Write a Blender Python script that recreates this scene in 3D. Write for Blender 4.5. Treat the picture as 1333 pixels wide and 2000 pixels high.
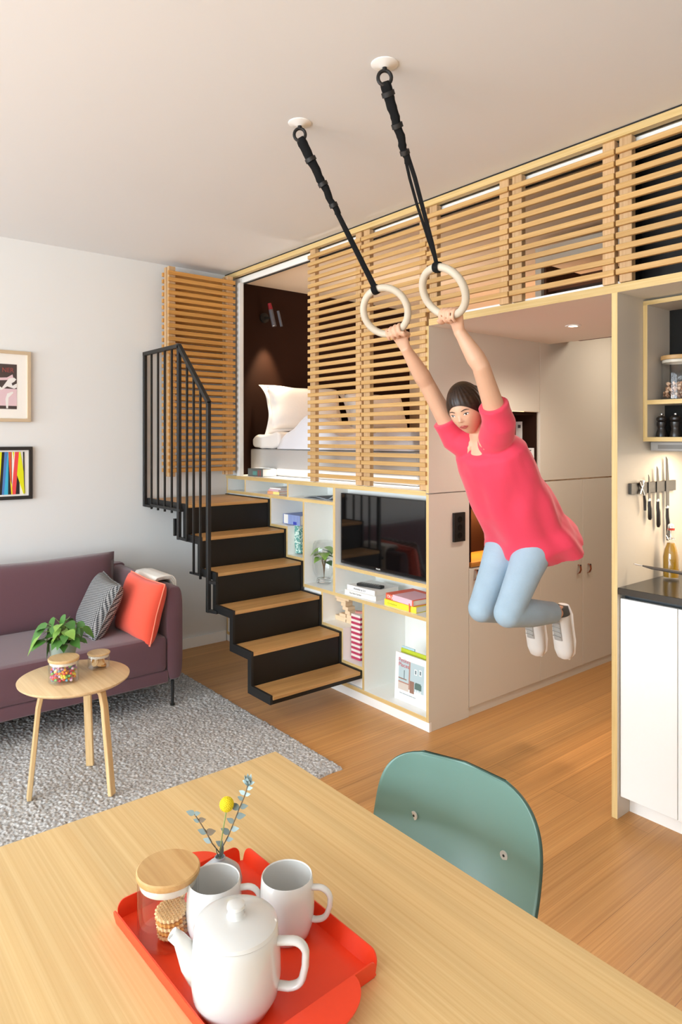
import bpy, bmesh, math, random
import numpy as np
from mathutils import Vector, Matrix, noise
for o in list(bpy.data.objects): bpy.data.objects.remove(o)
SC = bpy.context.scene
COL = SC.collection
PI = math.pi
rnd = random.Random(7)

# ------------------------------------------------------------- camera, world, lights, exposure
cam = bpy.data.cameras.new('camera')
cam.sensor_fit = 'HORIZONTAL'; cam.sensor_width = 24.0; cam.lens = 23.91
cam.shift_y = -142 / 1333; cam.clip_start = 0.05; cam.clip_end = 60
co = bpy.data.objects.new('camera', cam); COL.objects.link(co)
co.location = (2.4426, -2.5755, 1.52); co.rotation_euler = (PI / 2, 0, math.radians(50.841))
SC.camera = co
SC.view_settings.view_transform = 'Standard'; SC.view_settings.look = 'None'
SC.view_settings.gamma = 1.0; SC.view_settings.use_curve_mapping = False
SC.view_settings.exposure = 0.39
SC.cycles.max_bounces = 10; SC.cycles.diffuse_bounces = 6; SC.cycles.glossy_bounces = 4
SC.cycles.transparent_max_bounces = 16; SC.cycles.transmission_bounces = 8
SC.cycles.caustics_reflective = False; SC.cycles.caustics_refractive = False
SC.cycles.sample_clamp_indirect = 6.0
w = bpy.data.worlds.new('sky'); SC.world = w; w.use_nodes = True
w.node_tree.nodes['Background'].inputs[0].default_value = (0.90, 0.95, 1.0, 1)
w.node_tree.nodes['Background'].inputs[1].default_value = 1.6

def area_light(name, loc, rot, sx, sy, power, color, spread=PI):
    d = bpy.data.lights.new(name, 'AREA'); d.shape = 'RECTANGLE'; d.size = sx; d.size_y = sy
    d.energy = power; d.color = color; d.spread = spread
    o = bpy.data.objects.new(name, d); COL.objects.link(o); o.location = loc; o.rotation_euler = rot
    return o
def spot_light(name, loc, direction, power, color, angle, blend=0.5, radius=0.02):
    d = bpy.data.lights.new(name, 'SPOT'); d.energy = power; d.color = color
    d.spot_size = angle; d.spot_blend = blend; d.shadow_soft_size = radius
    o = bpy.data.objects.new(name, d); COL.objects.link(o); o.location = loc
    o.rotation_euler = Vector(direction).to_track_quat('-Z', 'Y').to_euler()
    return o
# daylight through the three windows of the wall behind the camera
for wx, wp in ((-1.0, 105), (0.95, 95), (2.9, 85)):
    area_light('window_daylight', (wx, -6.72, 1.35), (PI / 2, 0, 0), 1.6, 2.1, wp, (0.77, 0.895, 1.0))
# fill light added out of view to wash the ceiling, inside an added lamp
area_light('ceiling_fill_light', (0.6, -4.3, 1.92), (PI, 0, 0), 0.32, 0.32, 30, (0.82, 0.92, 1.0))
# loft: warm lights
area_light('loft_strip_light', (-0.78, 1.66, 2.16), (math.radians(100), 0, 0), 1.4, 0.05, 3.6, (1.0, 0.58, 0.30))
area_light('loft_ceiling_light', (-1.1, 1.0, 1.85), (PI, 0, 0), 0.4, 0.4, 5.5, (1.0, 0.84, 0.68))
area_light('ledge_fill_light', (-1.05, 0.17, 1.31), (0, 0, 0), 1.9, 0.012, 1.1, (1.0, 0.97, 0.92))  # added fill light that whitens the ledge, floating without a fixture
spot_light('reading_light', (-1.955, 0.335, 2.40), (-0.19, -0.02, -1.0), 52, (1.0, 0.80, 0.52), math.radians(50), 0.8)
spot_light('reading_light', (-1.88, 0.38, 2.38), (0.12, 0.05, -1.0), 10, (1.0, 0.80, 0.58), math.radians(70), 0.8)
# corridor downlights
spot_light('niche_downlight_light', (0.476, 0.574, 2.095), (0, 0, -1), 44, (1.0, 0.88, 0.76), math.radians(150), 0.9, 0.14)
area_light('corridor_light', (0.60, 1.75, 2.375), (0, 0, 0), 0.35, 0.35, 6.5, (1.0, 0.86, 0.72))
# desk niche strip and kitchen hood light
area_light('desk_strip_light', (-0.17, 0.60, 1.115), (0, 0, 0), 0.04, 0.5, 4.5, (1.0, 0.55, 0.2))
area_light('hood_light', (1.50, 0.40, 1.465), (0, 0, 0), 0.8, 0.12, 6.5, (1.0, 0.78, 0.55))

# ------------------------------------------------------------- materials
def lin(h):
    h = h.lstrip('#'); c = [int(h[i:i + 2], 16) / 255 for i in (0, 2, 4)]
    return tuple([(x / 12.92 if x <= 0.04045 else ((x + 0.055) / 1.055) ** 2.4) for x in c] + [1.0])
def new_mat(name):
    m = bpy.data.materials.new(name); m.use_nodes = True
    nt = m.node_tree; return m, nt, nt.nodes['Principled BSDF']
def N(nt, t, **kw):
    n = nt.nodes.new(t)
    for k, v in kw.items():
        if k in n.inputs: n.inputs[k].default_value = v
        else: setattr(n, k, v)
    return n
def coords(nt, scale=(1, 1, 1), rot=(0, 0, 0)):
    tc = nt.nodes.new('ShaderNodeTexCoord'); mp = nt.nodes.new('ShaderNodeMapping')
    mp.inputs['Scale'].default_value = scale; mp.inputs['Rotation'].default_value = rot
    nt.links.new(tc.outputs['Object'], mp.inputs['Vector']); return mp.outputs['Vector']
def plain(name, col, rough=0.5, metal=0.0, spec=0.5, bump=None, coat=0.0, emit=None, sheen=0.0, var=0.0, vscale=3.0):
    m, nt, b = new_mat(name)
    b.inputs['Base Color'].default_value = lin(col); b.inputs['Roughness'].default_value = rough
    b.inputs['Metallic'].default_value = metal; b.inputs['Specular IOR Level'].default_value = spec
    b.inputs['Coat Weight'].default_value = coat; b.inputs['Sheen Weight'].default_value = sheen
    if emit:
        b.inputs['Emission Color'].default_value = lin(emit[0]); b.inputs['Emission Strength'].default_value = emit[1]
    if var:
        nz = N(nt, 'ShaderNodeTexNoise', Scale=vscale, Detail=4.0); nt.links.new(coords(nt), nz.inputs['Vector'])
        mx = N(nt, 'ShaderNodeMix', data_type='RGBA'); c = lin(col)
        mx.inputs['A'].default_value = tuple([max(0, x * (1 - var)) for x in c[:3]] + [1]); mx.inputs['B'].default_value = tuple([min(1, x * (1 + var)) for x in c[:3]] + [1])
        nt.links.new(nz.outputs['Fac'], mx.inputs['Factor']); nt.links.new(mx.outputs['Result'], b.inputs['Base Color'])
    if bump:
        nz = N(nt, 'ShaderNodeTexNoise', Scale=bump[0], Detail=3.0); nt.links.new(coords(nt), nz.inputs['Vector'])
        bp = N(nt, 'ShaderNodeBump', Strength=bump[1], Distance=0.002)
        nt.links.new(nz.outputs['Fac'], bp.inputs['Height']); nt.links.new(bp.outputs['Normal'], b.inputs['Normal'])
    return m
def wood(name, c1, c2, grain='X', fine=70, along=1.5, rough=0.45, planks=None, contrast=(0.3, 0.7), spec=0.4, coat=0.0, broad=(7, 0.6, 0.86, 1.1)):
    m, nt, b = new_mat(name)
    sc = {'X': (along, fine, fine), 'Y': (fine, along, fine), 'Z': (fine, fine, along)}[grain]
    nz = N(nt, 'ShaderNodeTexNoise', Scale=1.0, Detail=5.0, Roughness=0.6); nt.links.new(coords(nt, sc), nz.inputs['Vector'])
    rp = nt.nodes.new('ShaderNodeValToRGB'); nt.links.new(nz.outputs['Fac'], rp.inputs['Fac'])
    rp.color_ramp.elements[0].position = contrast[0]; rp.color_ramp.elements[0].color = lin(c1)
    rp.color_ramp.elements[1].position = contrast[1]; rp.color_ramp.elements[1].color = lin(c2)
    q, r = broad[:2]; sc2 = {'X': (r, q, q), 'Y': (q, r, q), 'Z': (q, q, r)}[grain]
    n2 = N(nt, 'ShaderNodeTexNoise', Scale=1.0, Detail=2.0); nt.links.new(coords(nt, sc2), n2.inputs['Vector'])
    mr = N(nt, 'ShaderNodeMapRange'); mr.inputs['From Min'].default_value = 0.3; mr.inputs['From Max'].default_value = 0.7
    mr.inputs['To Min'].default_value = broad[2]; mr.inputs['To Max'].default_value = broad[3]; nt.links.new(n2.outputs['Fac'], mr.inputs['Value'])
    vm = N(nt, 'ShaderNodeVectorMath', operation='SCALE'); nt.links.new(rp.outputs['Color'], vm.inputs[0]); nt.links.new(mr.outputs['Result'], vm.inputs['Scale'])
    out = vm.outputs['Vector']
    if planks:
        tc = nt.nodes.new('ShaderNodeTexCoord'); sx = nt.nodes.new('ShaderNodeSeparateXYZ'); cx = nt.nodes.new('ShaderNodeCombineXYZ')
        nt.links.new(tc.outputs['Object'], sx.inputs[0])
        nt.links.new(sx.outputs['Y' if grain == 'Y' else 'X'], cx.inputs['X']); nt.links.new(sx.outputs['X' if grain == 'Y' else 'Y'], cx.inputs['Y'])
        br = N(nt, 'ShaderNodeTexBrick'); br.inputs['Scale'].default_value = 1.0; br.inputs['Brick Width'].default_value = planks[0]; br.inputs['Row Height'].default_value = planks[1]
        br.inputs['Mortar Size'].default_value = 0.0008; br.inputs['Color1'].default_value = (0.86, 0.86, 0.86, 1); br.inputs['Color2'].default_value = (1.08, 1.08, 1.08, 1)
        br.inputs['Mortar'].default_value = (0.55, 0.5, 0.45, 1); nt.links.new(cx.outputs[0], br.inputs['Vector'])
        mm = N(nt, 'ShaderNodeVectorMath', operation='MULTIPLY'); nt.links.new(out, mm.inputs[0]); nt.links.new(br.outputs['Color'], mm.inputs[1]); out = mm.outputs['Vector']
    nt.links.new(out, b.inputs['Base Color']); b.inputs['Roughness'].default_value = rough
    b.inputs['Specular IOR Level'].default_value = spec; b.inputs['Coat Weight'].default_value = coat
    bp = N(nt, 'ShaderNodeBump', Strength=0.08, Distance=0.001); nt.links.new(nz.outputs['Fac'], bp.inputs['Height']); nt.links.new(bp.outputs['Normal'], b.inputs['Normal'])
    return m
def glass(name, tint='#fefefe', refl=0.5):
    m, nt, b = new_mat(name); nt.nodes.remove(b)
    out = nt.nodes['Material Output']; tr = N(nt, 'ShaderNodeBsdfTransparent'); tr.inputs[0].default_value = lin(tint)
    gl = N(nt, 'ShaderNodeBsdfGlossy'); gl.inputs['Roughness'].default_value = 0.03
    fr = N(nt, 'ShaderNodeLayerWeight', Blend=refl); mx = nt.nodes.new('ShaderNodeMixShader')
    mr = N(nt, 'ShaderNodeMapRange'); mr.inputs['To Min'].default_value = 0.035; mr.inputs['To Max'].default_value = 0.62
    pw = N(nt, 'ShaderNodeMath', operation='POWER'); pw.inputs[1].default_value = 3.5; nt.links.new(fr.outputs['Facing'], pw.inputs[0])
    nt.links.new(pw.outputs[0], mr.inputs['Value']); nt.links.new(mr.outputs['Result'], mx.inputs[0]); nt.links.new(tr.outputs[0], mx.inputs[1]); nt.links.new(gl.outputs[0], mx.inputs[2]); nt.links.new(mx.outputs[0], out.inputs[0])
    return m
M = {}
M['wall'] = plain('wall_paint', '#e5e6e4', 0.85, spec=0.2, bump=(220, 0.05))
M['ceil'] = plain('ceiling_paint', '#e6e9eb', 0.9, spec=0.2)
M['white'] = plain('white_laminate', '#f7f7f3', 0.35)
M['door_white'] = plain('kitchen_white', '#f0f0ec', 0.35)
M['greige'] = plain('greige_laminate', '#dcd7c9', 0.62, spec=0.3)
M['kit_grey'] = plain('kitchen_side_laminate', '#cdc4b6', 0.42)
M['brown'] = plain('dark_brown_panel', '#2a140a', 0.75, spec=0.15, var=0.12)
M['loft_ceil'] = plain('loft_ceiling_paint', '#e6d5c0', 0.9, spec=0.2)
M['niche_ceil'] = plain('niche_ceiling_laminate', '#ebe7dc', 0.6, spec=0.3)
M['peach'] = plain('loft_wall_paint', '#d6b898', 0.85, spec=0.2)
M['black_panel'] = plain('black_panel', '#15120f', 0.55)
M['chalk'] = plain('charcoal_board', '#252422', 0.85, spec=0.15)
M['black'] = plain('black_metal', '#1f1e1d', 0.5, spec=0.4)
M['riser'] = plain('black_riser', '#16120e', 0.42, spec=0.35)
M['ply'] = wood('plywood_edge', '#cfae6e', '#dfc48c', 'X', 120, 3, 0.5)
M['plyz'] = wood('plywood_edge_upright', '#cfae6e', '#dfc48c', 'Z', 120, 3, 0.5)
M['slat'] = wood('oak_slats', '#be9255', '#d4ad73', 'X', 90, 2, 0.5)
M['slaty'] = wood('oak_slats_side', '#bb8540', '#d19d58', 'Y', 90, 2, 0.5)
M['stile'] = wood('oak_stiles', '#bd9566', '#d4b287', 'Z', 110, 2, 0.5)
M['floor'] = wood('bamboo_floor', '#b47d42', '#d8a263', 'Y', 130, 0.7, 0.36, planks=(1.9, 0.145), spec=0.45, contrast=(0.25, 0.75), broad=(16, 0.35, 0.9, 1.07))
M['table'] = wood('bamboo_tabletop', '#cfa970', '#e3c68f', 'X', 150, 0.5, 0.42, spec=0.4, contrast=(0.25, 0.75), broad=(22, 0.35, 0.93, 1.05))
M['tread'] = wood('oak_treads', '#b98a52', '#d4a76b', 'Y', 45, 1.6, 0.42)
M['birch'] = wood('birch_table', '#cfae80', '#e3c79b', 'X', 60, 1.5, 0.42)
M['birchz'] = wood('birch_leg', '#cda873', '#dfc08f', 'Z', 60, 1.5, 0.42)
M['bamboo'] = wood('bamboo_lid', '#bd9058', '#d9b27a', 'X', 55, 3, 0.45)
M['lidply'] = wood('pale_wood_lid', '#c9a470', '#dfc091', 'X', 55, 3, 0.45)
M['desk'] = wood('oak_desk', '#a86a2c', '#c4863f', 'Y', 60, 1.5, 0.3)
M['cabwood'] = wood('walnut_shelf', '#5a3520', '#7a4a2c', 'X', 60, 1.5, 0.5)
M['counter'] = plain('black_worktop', '#26241f', 0.18, spec=0.5)
M['counteredge'] = plain('dark_grey_metal', '#3b4145', 0.45)
M['steel'] = plain('brushed_steel', '#605d59', 0.38, 1.0)
M['screw'] = plain('bright_screw', '#d4d4d0', 0.3, 0.3)
M['chrome'] = plain('chrome', '#dcdcdc', 0.12, 1.0)
M['strap'] = plain('black_webbing', '#0e0e0e', 0.85, spec=0.25, bump=(400, 0.5))
M['ringwood'] = plain('pale_birch_ring', '#cdc2ae', 0.5)
M['tvglass'] = plain('tv_screen', '#0b0a0a', 0.05, spec=1.0)
M['tvframe'] = plain('tv_frame', '#151313', 0.25)
M['teal'] = plain('teal_shell', '#678a80', 0.33, spec=0.5)
M['teal_edge'] = plain('teal_shell_edge', '#3c5a50', 0.5)
M['tray'] = plain('orange_red_enamel', '#e8401f', 0.34, spec=0.5)
M['ceramic'] = plain('white_porcelain', '#d2d1cd', 0.12, spec=0.5, coat=0.3)
M['glass'] = glass('clear_glass')
M['silicone'] = plain('silicone_seal', '#e4ddcc', 0.5)
M['vase_grey'] = plain('grey_ceramic', '#a9adaf', 0.3)
M['pot'] = plain('grey_green_pot', '#8c9a91', 0.55)
M['soil'] = plain('soil', '#2d2118', 0.9)
M['leaf'] = plain('leaf_green', '#41702c', 0.4, var=0.35, vscale=25)
M['leaf2'] = plain('leaf_green_light', '#7fa648', 0.4, var=0.3, vscale=25)
M['stem'] = plain('stem_green', '#8a9a58', 0.5)
M['euca'] = plain('eucalyptus_leaf', '#6d7b76', 0.6, var=0.25, vscale=60)
M['euca2'] = plain('eucalyptus_pale_leaf', '#9fb3b3', 0.6, var=0.15, vscale=60)
M['yellowball'] = plain('yellow_flower', '#e8cf1c', 0.8, bump=(500, 1.0))
M['twig'] = plain('dry_twig', '#6b5a44', 0.7)
M['knob'] = plain('leather_tab', '#8a4a2a', 0.6)
M['paper'] = plain('paper', '#f2efe8', 0.8)
M['skin'] = plain('skin', '#dcae90', 0.5, var=0.04, vscale=20)
M['hair'] = wood('dark_hair', '#1a110c', '#3a281c', 'Y', 120, 8, 0.4)
M['shirt'] = plain('coral_pink_cotton', '#e63a58', 0.75, sheen=0.3, bump=(300, 0.2))
M['jeans'] = plain('light_blue_denim', '#a3bccc', 0.85, bump=(500, 0.4), var=0.12, vscale=14)
M['shoe'] = plain('white_sneaker', '#dcdad4', 0.6)
M['laces'] = plain('grey_laces', '#a5a39d', 0.8)
M['shoegrey'] = plain('grey_sneaker', '#4b4b48', 0.7)
M['lips'] = plain('lips', '#b5574f', 0.45)
M['eye'] = plain('eye_white', '#f4f2ee', 0.2)
M['iris'] = plain('iris', '#2b1c14', 0.2)
M['linen'] = plain('white_linen', '#ece7e2', 0.85, bump=(60, 0.25), sheen=0.2)
M['linen_l'] = plain('grey_white_duvet', '#e4e4ea', 0.85, bump=(40, 0.3), sheen=0.2)
M['matt'] = plain('grey_mattress_fabric', '#b3aeaa', 0.9, bump=(600, 0.6))
M['sofa'] = plain('plum_wool', '#64424a', 0.9, bump=(700, 0.5), sheen=0.35, var=0.08, vscale=400)
M['sofa_in'] = plain('dark_plum_wool', '#5a4049', 0.9, bump=(700, 0.5), sheen=0.2)
M['coral'] = plain('coral_wool', '#f0563c', 0.85, bump=(800, 0.5), sheen=0.25)
M['throw'] = plain('cream_wool_throw', '#ebe6db', 0.9, bump=(500, 0.6), sheen=0.3)
M['cookie'] = plain('biscuit', '#c98f46', 0.8, var=0.25, vscale=120)
M['wafer'] = plain('pale_biscuit', '#dfbb86', 0.8, var=0.15, vscale=150)
M['oil'] = plain('olive_oil', '#a77c08', 0.15, spec=0.5)
M['red_cap'] = plain('red_seal', '#c33a22', 0.5)
def col(name, h, r=0.6, **k):
    if name not in M: M[name] = plain(name, h, r, **k)
    return M[name]
def tweed():
    m, nt, b = new_mat('grey_tweed'); v = coords(nt, (150, 150, 0.01), (0.0, 0.0, 0.6))
    ch = N(nt, 'ShaderNodeTexChecker', Scale=1.0); ch.inputs['Color1'].default_value = lin('#303235'); ch.inputs['Color2'].default_value = lin('#a3a2a0')
    nt.links.new(v, ch.inputs['Vector']); nt.links.new(ch.outputs['Color'], b.inputs['Base Color']); b.inputs['Roughness'].default_value = 0.9
    bp = N(nt, 'ShaderNodeBump', Strength=0.4, Distance=0.002); nt.links.new(ch.outputs['Fac'], bp.inputs['Height']); nt.links.new(bp.outputs['Normal'], b.inputs['Normal'])
    return m
M['tweed'] = tweed()
def rugmat():
    m, nt, b = new_mat('grey_wool_rug'); nz = N(nt, 'ShaderNodeTexNoise', Scale=90.0, Detail=2.0); nt.links.new(coords(nt), nz.inputs['Vector'])
    rp = nt.nodes.new('ShaderNodeValToRGB'); rp.color_ramp.elements[0].position = 0.32; rp.color_ramp.elements[0].color = lin('#8b8986')
    rp.color_ramp.elements[1].position = 0.68; rp.color_ramp.elements[1].color = lin('#d3d2cf')
    nt.links.new(nz.outputs['Fac'], rp.inputs[0]); nt.links.new(rp.outputs[0], b.inputs['Base Color']); b.inputs['Roughness'].default_value = 0.95
    b.inputs['Specular IOR Level'].default_value = 0.1
    return m
M['rug'] = rugmat()
def stripes(name, c1, c2, axis, scale, rot=(0, 0, 0)):
    m, nt, b = new_mat(name); wv = N(nt, 'ShaderNodeTexWave', Scale=scale, Distortion=0.0); wv.bands_direction = axis
    nt.links.new(coords(nt, (1, 1, 1), rot), wv.inputs['Vector']); rp = nt.nodes.new('ShaderNodeValToRGB'); rp.color_ramp.interpolation = 'CONSTANT'
    rp.color_ramp.elements[0].color = lin(c1); rp.color_ramp.elements[1].color = lin(c2); rp.color_ramp.elements[1].position = 0.5
    nt.links.new(wv.outputs['Fac'], rp.inputs[0]); nt.links.new(rp.outputs[0], b.inputs['Base Color']); b.inputs['Roughness'].default_value = 0.6
    return m
M['bluestripe'] = stripes('blue_striped_cover', '#5f74b8', '#a9bbe0', 'X', 45)
def vor(name, c1, c2, scale):
    m, nt, b = new_mat(name); nz = N(nt, 'ShaderNodeTexNoise', Scale=scale, Detail=1.0, Distortion=1.5); nt.links.new(coords(nt), nz.inputs['Vector'])
    rp = nt.nodes.new('ShaderNodeValToRGB'); rp.color_ramp.interpolation = 'CONSTANT'; rp.color_ramp.elements[0].color = lin(c1)
    rp.color_ramp.elements[1].color = lin(c2); rp.color_ramp.elements[1].position = 0.5
    nt.links.new(nz.outputs['Fac'], rp.inputs[0]); nt.links.new(rp.outputs[0], b.inputs['Base Color']); b.inputs['Roughness'].default_value = 0.6
    return m
M['greenpattern'] = vor('green_patterned_cover', '#5f9c94', '#d3e6dc', 35)
M['candy'] = None
# ------------------------------------------------------------- mesh helpers
OFF = {}
class MB:
    """Collects shapes, then becomes ONE mesh object."""
    def __init__(s): s.bm = bmesh.new()
    def _mi(s, faces, mi):
        for f in faces: f.material_index = mi
    def box(s, x0, x1, y0, y1, z0, z1, bev=0.0, mi=0, edge=None, emi=1, seg=2, mat=None):
        r = bmesh.ops.create_cube(s.bm, size=1.0); vs = r['verts']
        for v in vs:
            v.co = Vector(((x0 + x1) / 2 + v.co.x * (x1 - x0), (y0 + y1) / 2 + v.co.y * (y1 - y0), (z0 + z1) / 2 + v.co.z * (z1 - z0)))
            if mat: v.co = mat @ v.co
        fs = list({f for v in vs for f in v.link_faces}); s._mi(fs, mi)
        if edge is not None:
            for f in fs:
                n = f.normal if f.normal.length else Vector((0, 0, 1)); f.normal_update(); n = f.normal
                if abs(n[edge]) > 0.9: f.material_index = emi
        if bev > 0:
            es = list({e for v in vs for e in v.link_edges})
            bmesh.ops.bevel(s.bm, geom=es + vs, offset=bev, segments=seg, profile=0.7, affect='EDGES')
        return s
    def surf(s, fn, nu, nv, mi=0, cu=False, cv=False):
        vs = [[s.bm.verts.new(fn(i / (nu if cu else nu - 1), j / (nv if cv else nv - 1))) for j in range(nv)] for i in range(nu)]
        for i in range(nu if cu else nu - 1):
            for j in range(nv if cv else nv - 1):
                a, b, c, d = vs[i][j], vs[(i + 1) % nu][j], vs[(i + 1) % nu][(j + 1) % nv], vs[i][(j + 1) % nv]
                try: s.bm.faces.new((a, b, c, d)).material_index = mi
                except ValueError: pass
        return vs
    def tube(s, pts, rad, n=10, mi=0, cap=True, side=None, closed=False):
        """rad: number / list of numbers / list of (ra, rb) half widths along side and across."""
        P = [Vector(p) for p in pts]; k = len(P)
        R = rad if isinstance(rad, (list, tuple)) else [rad] * k
        rings = []; prev = Vector(side) if side is not None else None
        for i in range(k):
            if closed: t = (P[(i + 1) % k] - P[i - 1])
            else: t = (P[min(i + 1, k - 1)] - P[max(i - 1, 0)])
            t = t.normalized() if t.length > 1e-9 else Vector((0, 0, 1))
            if prev is None: prev = Vector((1, 0, 0)) if abs(t.x) < 0.8 else Vector((0, 1, 0))
            a = (prev - t * prev.dot(t)).normalized()
            if side is None: prev = a
            b = t.cross(a)
            ra, rb = R[i] if isinstance(R[i], (tuple, list)) else (R[i], R[i])
            rings.append([s.bm.verts.new(P[i] + a * (ra * math.cos(2 * PI * j / n)) + b * (rb * math.sin(2 * PI * j / n))) for j in range(n)])
        for i in range(k if closed else k - 1):
            A, B = rings[i], rings[(i + 1) % k]
            for j in range(n): s.bm.faces.new((A[j], A[(j + 1) % n], B[(j + 1) % n], B[j])).material_index = mi
        if cap and not closed:
            s.bm.faces.new(list(reversed(rings[0]))).material_index = mi; s.bm.faces.new(rings[-1]).material_index = mi
        return s
    def bar(s, p0, p1, wd, ht, mi=0, up=(0, 0, 1)):
        """a rectangular bar between two points"""
        p0, p1 = Vector(p0), Vector(p1); t = (p1 - p0).normalized(); u = Vector(up)
        if abs(t.dot(u)) > 0.95: u = Vector((0, 1, 0))
        a = t.cross(u).normalized(); b = a.cross(t)
        q = [(-1, -1), (1, -1), (1, 1), (-1, 1)]
        A = [s.bm.verts.new(p0 + a * (wd / 2 * i) + b * (ht / 2 * j)) for i, j in q]; B = [s.bm.verts.new(p1 + a * (wd / 2 * i) + b * (ht / 2 * j)) for i, j in q]
        for i in range(4): s.bm.faces.new((A[i], A[(i + 1) % 4], B[(i + 1) % 4], B[i])).material_index = mi
        s.bm.faces.new(list(reversed(A))).material_index = mi; s.bm.faces.new(B).material_index = mi
        return s
    def lathe(s, prof, c=(0, 0, 0), n=40, mi=0, mat=None):
        c = Vector(c); rings = []
        for r, z in prof:
            if r < 1e-6:
                v = c + Vector((0, 0, z)); rings.append([s.bm.verts.new(mat @ v if mat else v)])
            else:
                L = []
                for j in range(n):
                    v = c + Vector((r * math.cos(2 * PI * j / n), r * math.sin(2 * PI * j / n), z)); L.append(s.bm.verts.new(mat @ v if mat else v))
                rings.append(L)
        for i in range(len(rings) - 1):
            A, B = rings[i], rings[i + 1]
            for j in range(n):
                try:
                    if len(A) == 1 and len(B) > 1: f = s.bm.faces.new((A[0], B[(j + 1) % n], B[j]))
                    elif len(B) == 1 and len(A) > 1: f = s.bm.faces.new((A[j], A[(j + 1) % n], B[0]))
                    elif len(A) > 1: f = s.bm.faces.new((A[j], A[(j + 1) % n], B[(j + 1) % n], B[j]))
                    else: continue
                    f.material_index = mi
                except ValueError: pass
        return s
    def ball(s, c, r, n=16, mi=0, mat=None):
        if not isinstance(r, (tuple, list)): r = (r, r, r)
        res = bmesh.ops.create_uvsphere(s.bm, u_segments=n, v_segments=max(6, n // 2 + 2), radius=1.0)
        for v in res['verts']:
            p = Vector((v.co.x * r[0], v.co.y * r[1], v.co.z * r[2]))
            v.co = (mat @ p if mat else p) + Vector(c)
            for f in v.link_faces: f.material_index = mi
        return s
    def prism(s, poly, axis, a0, a1, mi=0, emi=None):
        def P(u, v, a): return {'x': (a, u, v), 'y': (u, a, v), 'z': (u, v, a)}[axis]
        A = [s.bm.verts.new(P(u, v, a0)) for u, v in poly]; B = [s.bm.verts.new(P(u, v, a1)) for u, v in poly]; n = len(poly)
        s.bm.faces.new(A).material_index = mi; s.bm.faces.new(list(reversed(B))).material_index = mi
        for i in range(n): s.bm.faces.new((A[i], B[i], B[(i + 1) % n], A[(i + 1) % n])).material_index = mi if emi is None else emi
        return s
    def build(s, name, mats, parent=None, ang=35, sharp=False, xf=None):
        if xf is not None: bmesh.ops.transform(s.bm, matrix=xf, verts=s.bm.verts)
        bmesh.ops.recalc_face_normals(s.bm, faces=s.bm.faces)
        off = OFF.get(parent.name, Vector((0, 0, 0))) if parent else Vector((0, 0, 0))
        if off.length: bmesh.ops.translate(s.bm, vec=-off, verts=s.bm.verts)
        me = bpy.data.meshes.new(name); s.bm.to_mesh(me); s.bm.free()
        for m in (mats if isinstance(mats, (list, tuple)) else [mats]): me.materials.append(M[m] if isinstance(m, str) else m)
        if not sharp:
            me.polygons.foreach_set('use_smooth', [True] * len(me.polygons))
            me.set_sharp_from_angle(angle=math.radians(ang))
        o = bpy.data.objects.new(name, me); COL.objects.link(o)
        if parent: o.parent = parent; OFF[o.name] = off
        return o
def empty(name, loc, label, cat, group=None, world=True):
    """the Empty of a thing with parts; world=True: its parts are given in room coordinates"""
    o = bpy.data.objects.new(name, None); COL.objects.link(o); o.location = loc; o.empty_display_size = 0.1
    o['label'] = label; o['category'] = cat
    if group: o['group'] = group
    if world: OFF[o.name] = Vector(loc)
    return o
def tag(o, label, cat, group=None):
    o['label'] = label; o['category'] = cat
    if group: o['group'] = group
    return o
def structure(o): o['kind'] = 'structure'; return o
def recentre(o):
    """moves a top-level mesh's origin to the middle of its base"""
    me = o.data; n = len(me.vertices); a = np.empty(n * 3, 'f'); me.vertices.foreach_get('co', a); a = a.reshape(-1, 3)
    c = np.array([(a[:, 0].min() + a[:, 0].max()) / 2, (a[:, 1].min() + a[:, 1].max()) / 2, a[:, 2].min()]); a -= c
    me.vertices.foreach_set('co', a.ravel()); me.update(); o.location = Vector([float(v) for v in c]) + Vector(o.location); return o
def copy_thing(root, loc, rotz=None, label=None, group=None):
    r = root.copy(); COL.objects.link(r); r.location = loc
    if rotz is not None: r.rotation_euler = (0, 0, rotz)
    if label: r['label'] = label
    if group: r['group'] = group
    for ch in list(root.children):
        c = ch.copy(); COL.objects.link(c); c.parent = r
        for g in list(ch.children):
            d = g.copy(); COL.objects.link(d); d.parent = c
    return r
def text_mesh(name, s, size, mat, mx, parent=None, depth=0.0004, align='LEFT', bold=0.0, sx=1.0):
    cu = bpy.data.curves.new(name, 'FONT'); cu.body = s; cu.size = size; cu.extrude = depth; cu.align_x = align; cu.offset = bold
    t = bpy.data.objects.new(name, cu); COL.objects.link(t)
    dg = bpy.context.evaluated_depsgraph_get(); dg.update()
    me = bpy.data.meshes.new_from_object(t.evaluated_get(dg)); bpy.data.objects.remove(t)
    o = bpy.data.objects.new(name, me); COL.objects.link(o); me.materials.clear(); me.materials.append(M[mat])
    me.transform(mx @ Matrix.Diagonal((sx, 1, 1, 1)))
    if parent:
        me.transform(Matrix.Translation(-OFF.get(parent.name, Vector((0, 0, 0))))); o.parent = parent; OFF[o.name] = OFF.get(parent.name, Vector((0, 0, 0)))
    return o
def frame(o, x, y, z):
    """matrix whose columns are the axes x, y, z at o"""
    m = Matrix.Identity(4)
    for i, v in enumerate((x, y, z, o)):
        for k in range(3): m[k][i] = v[k]
    return m
def rot(loc, rz=0, rx=0, ry=0): return Matrix.Translation(loc) @ Matrix.Rotation(rz, 4, 'Z') @ Matrix.Rotation(ry, 4, 'Y') @ Matrix.Rotation(rx, 4, 'X')

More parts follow.
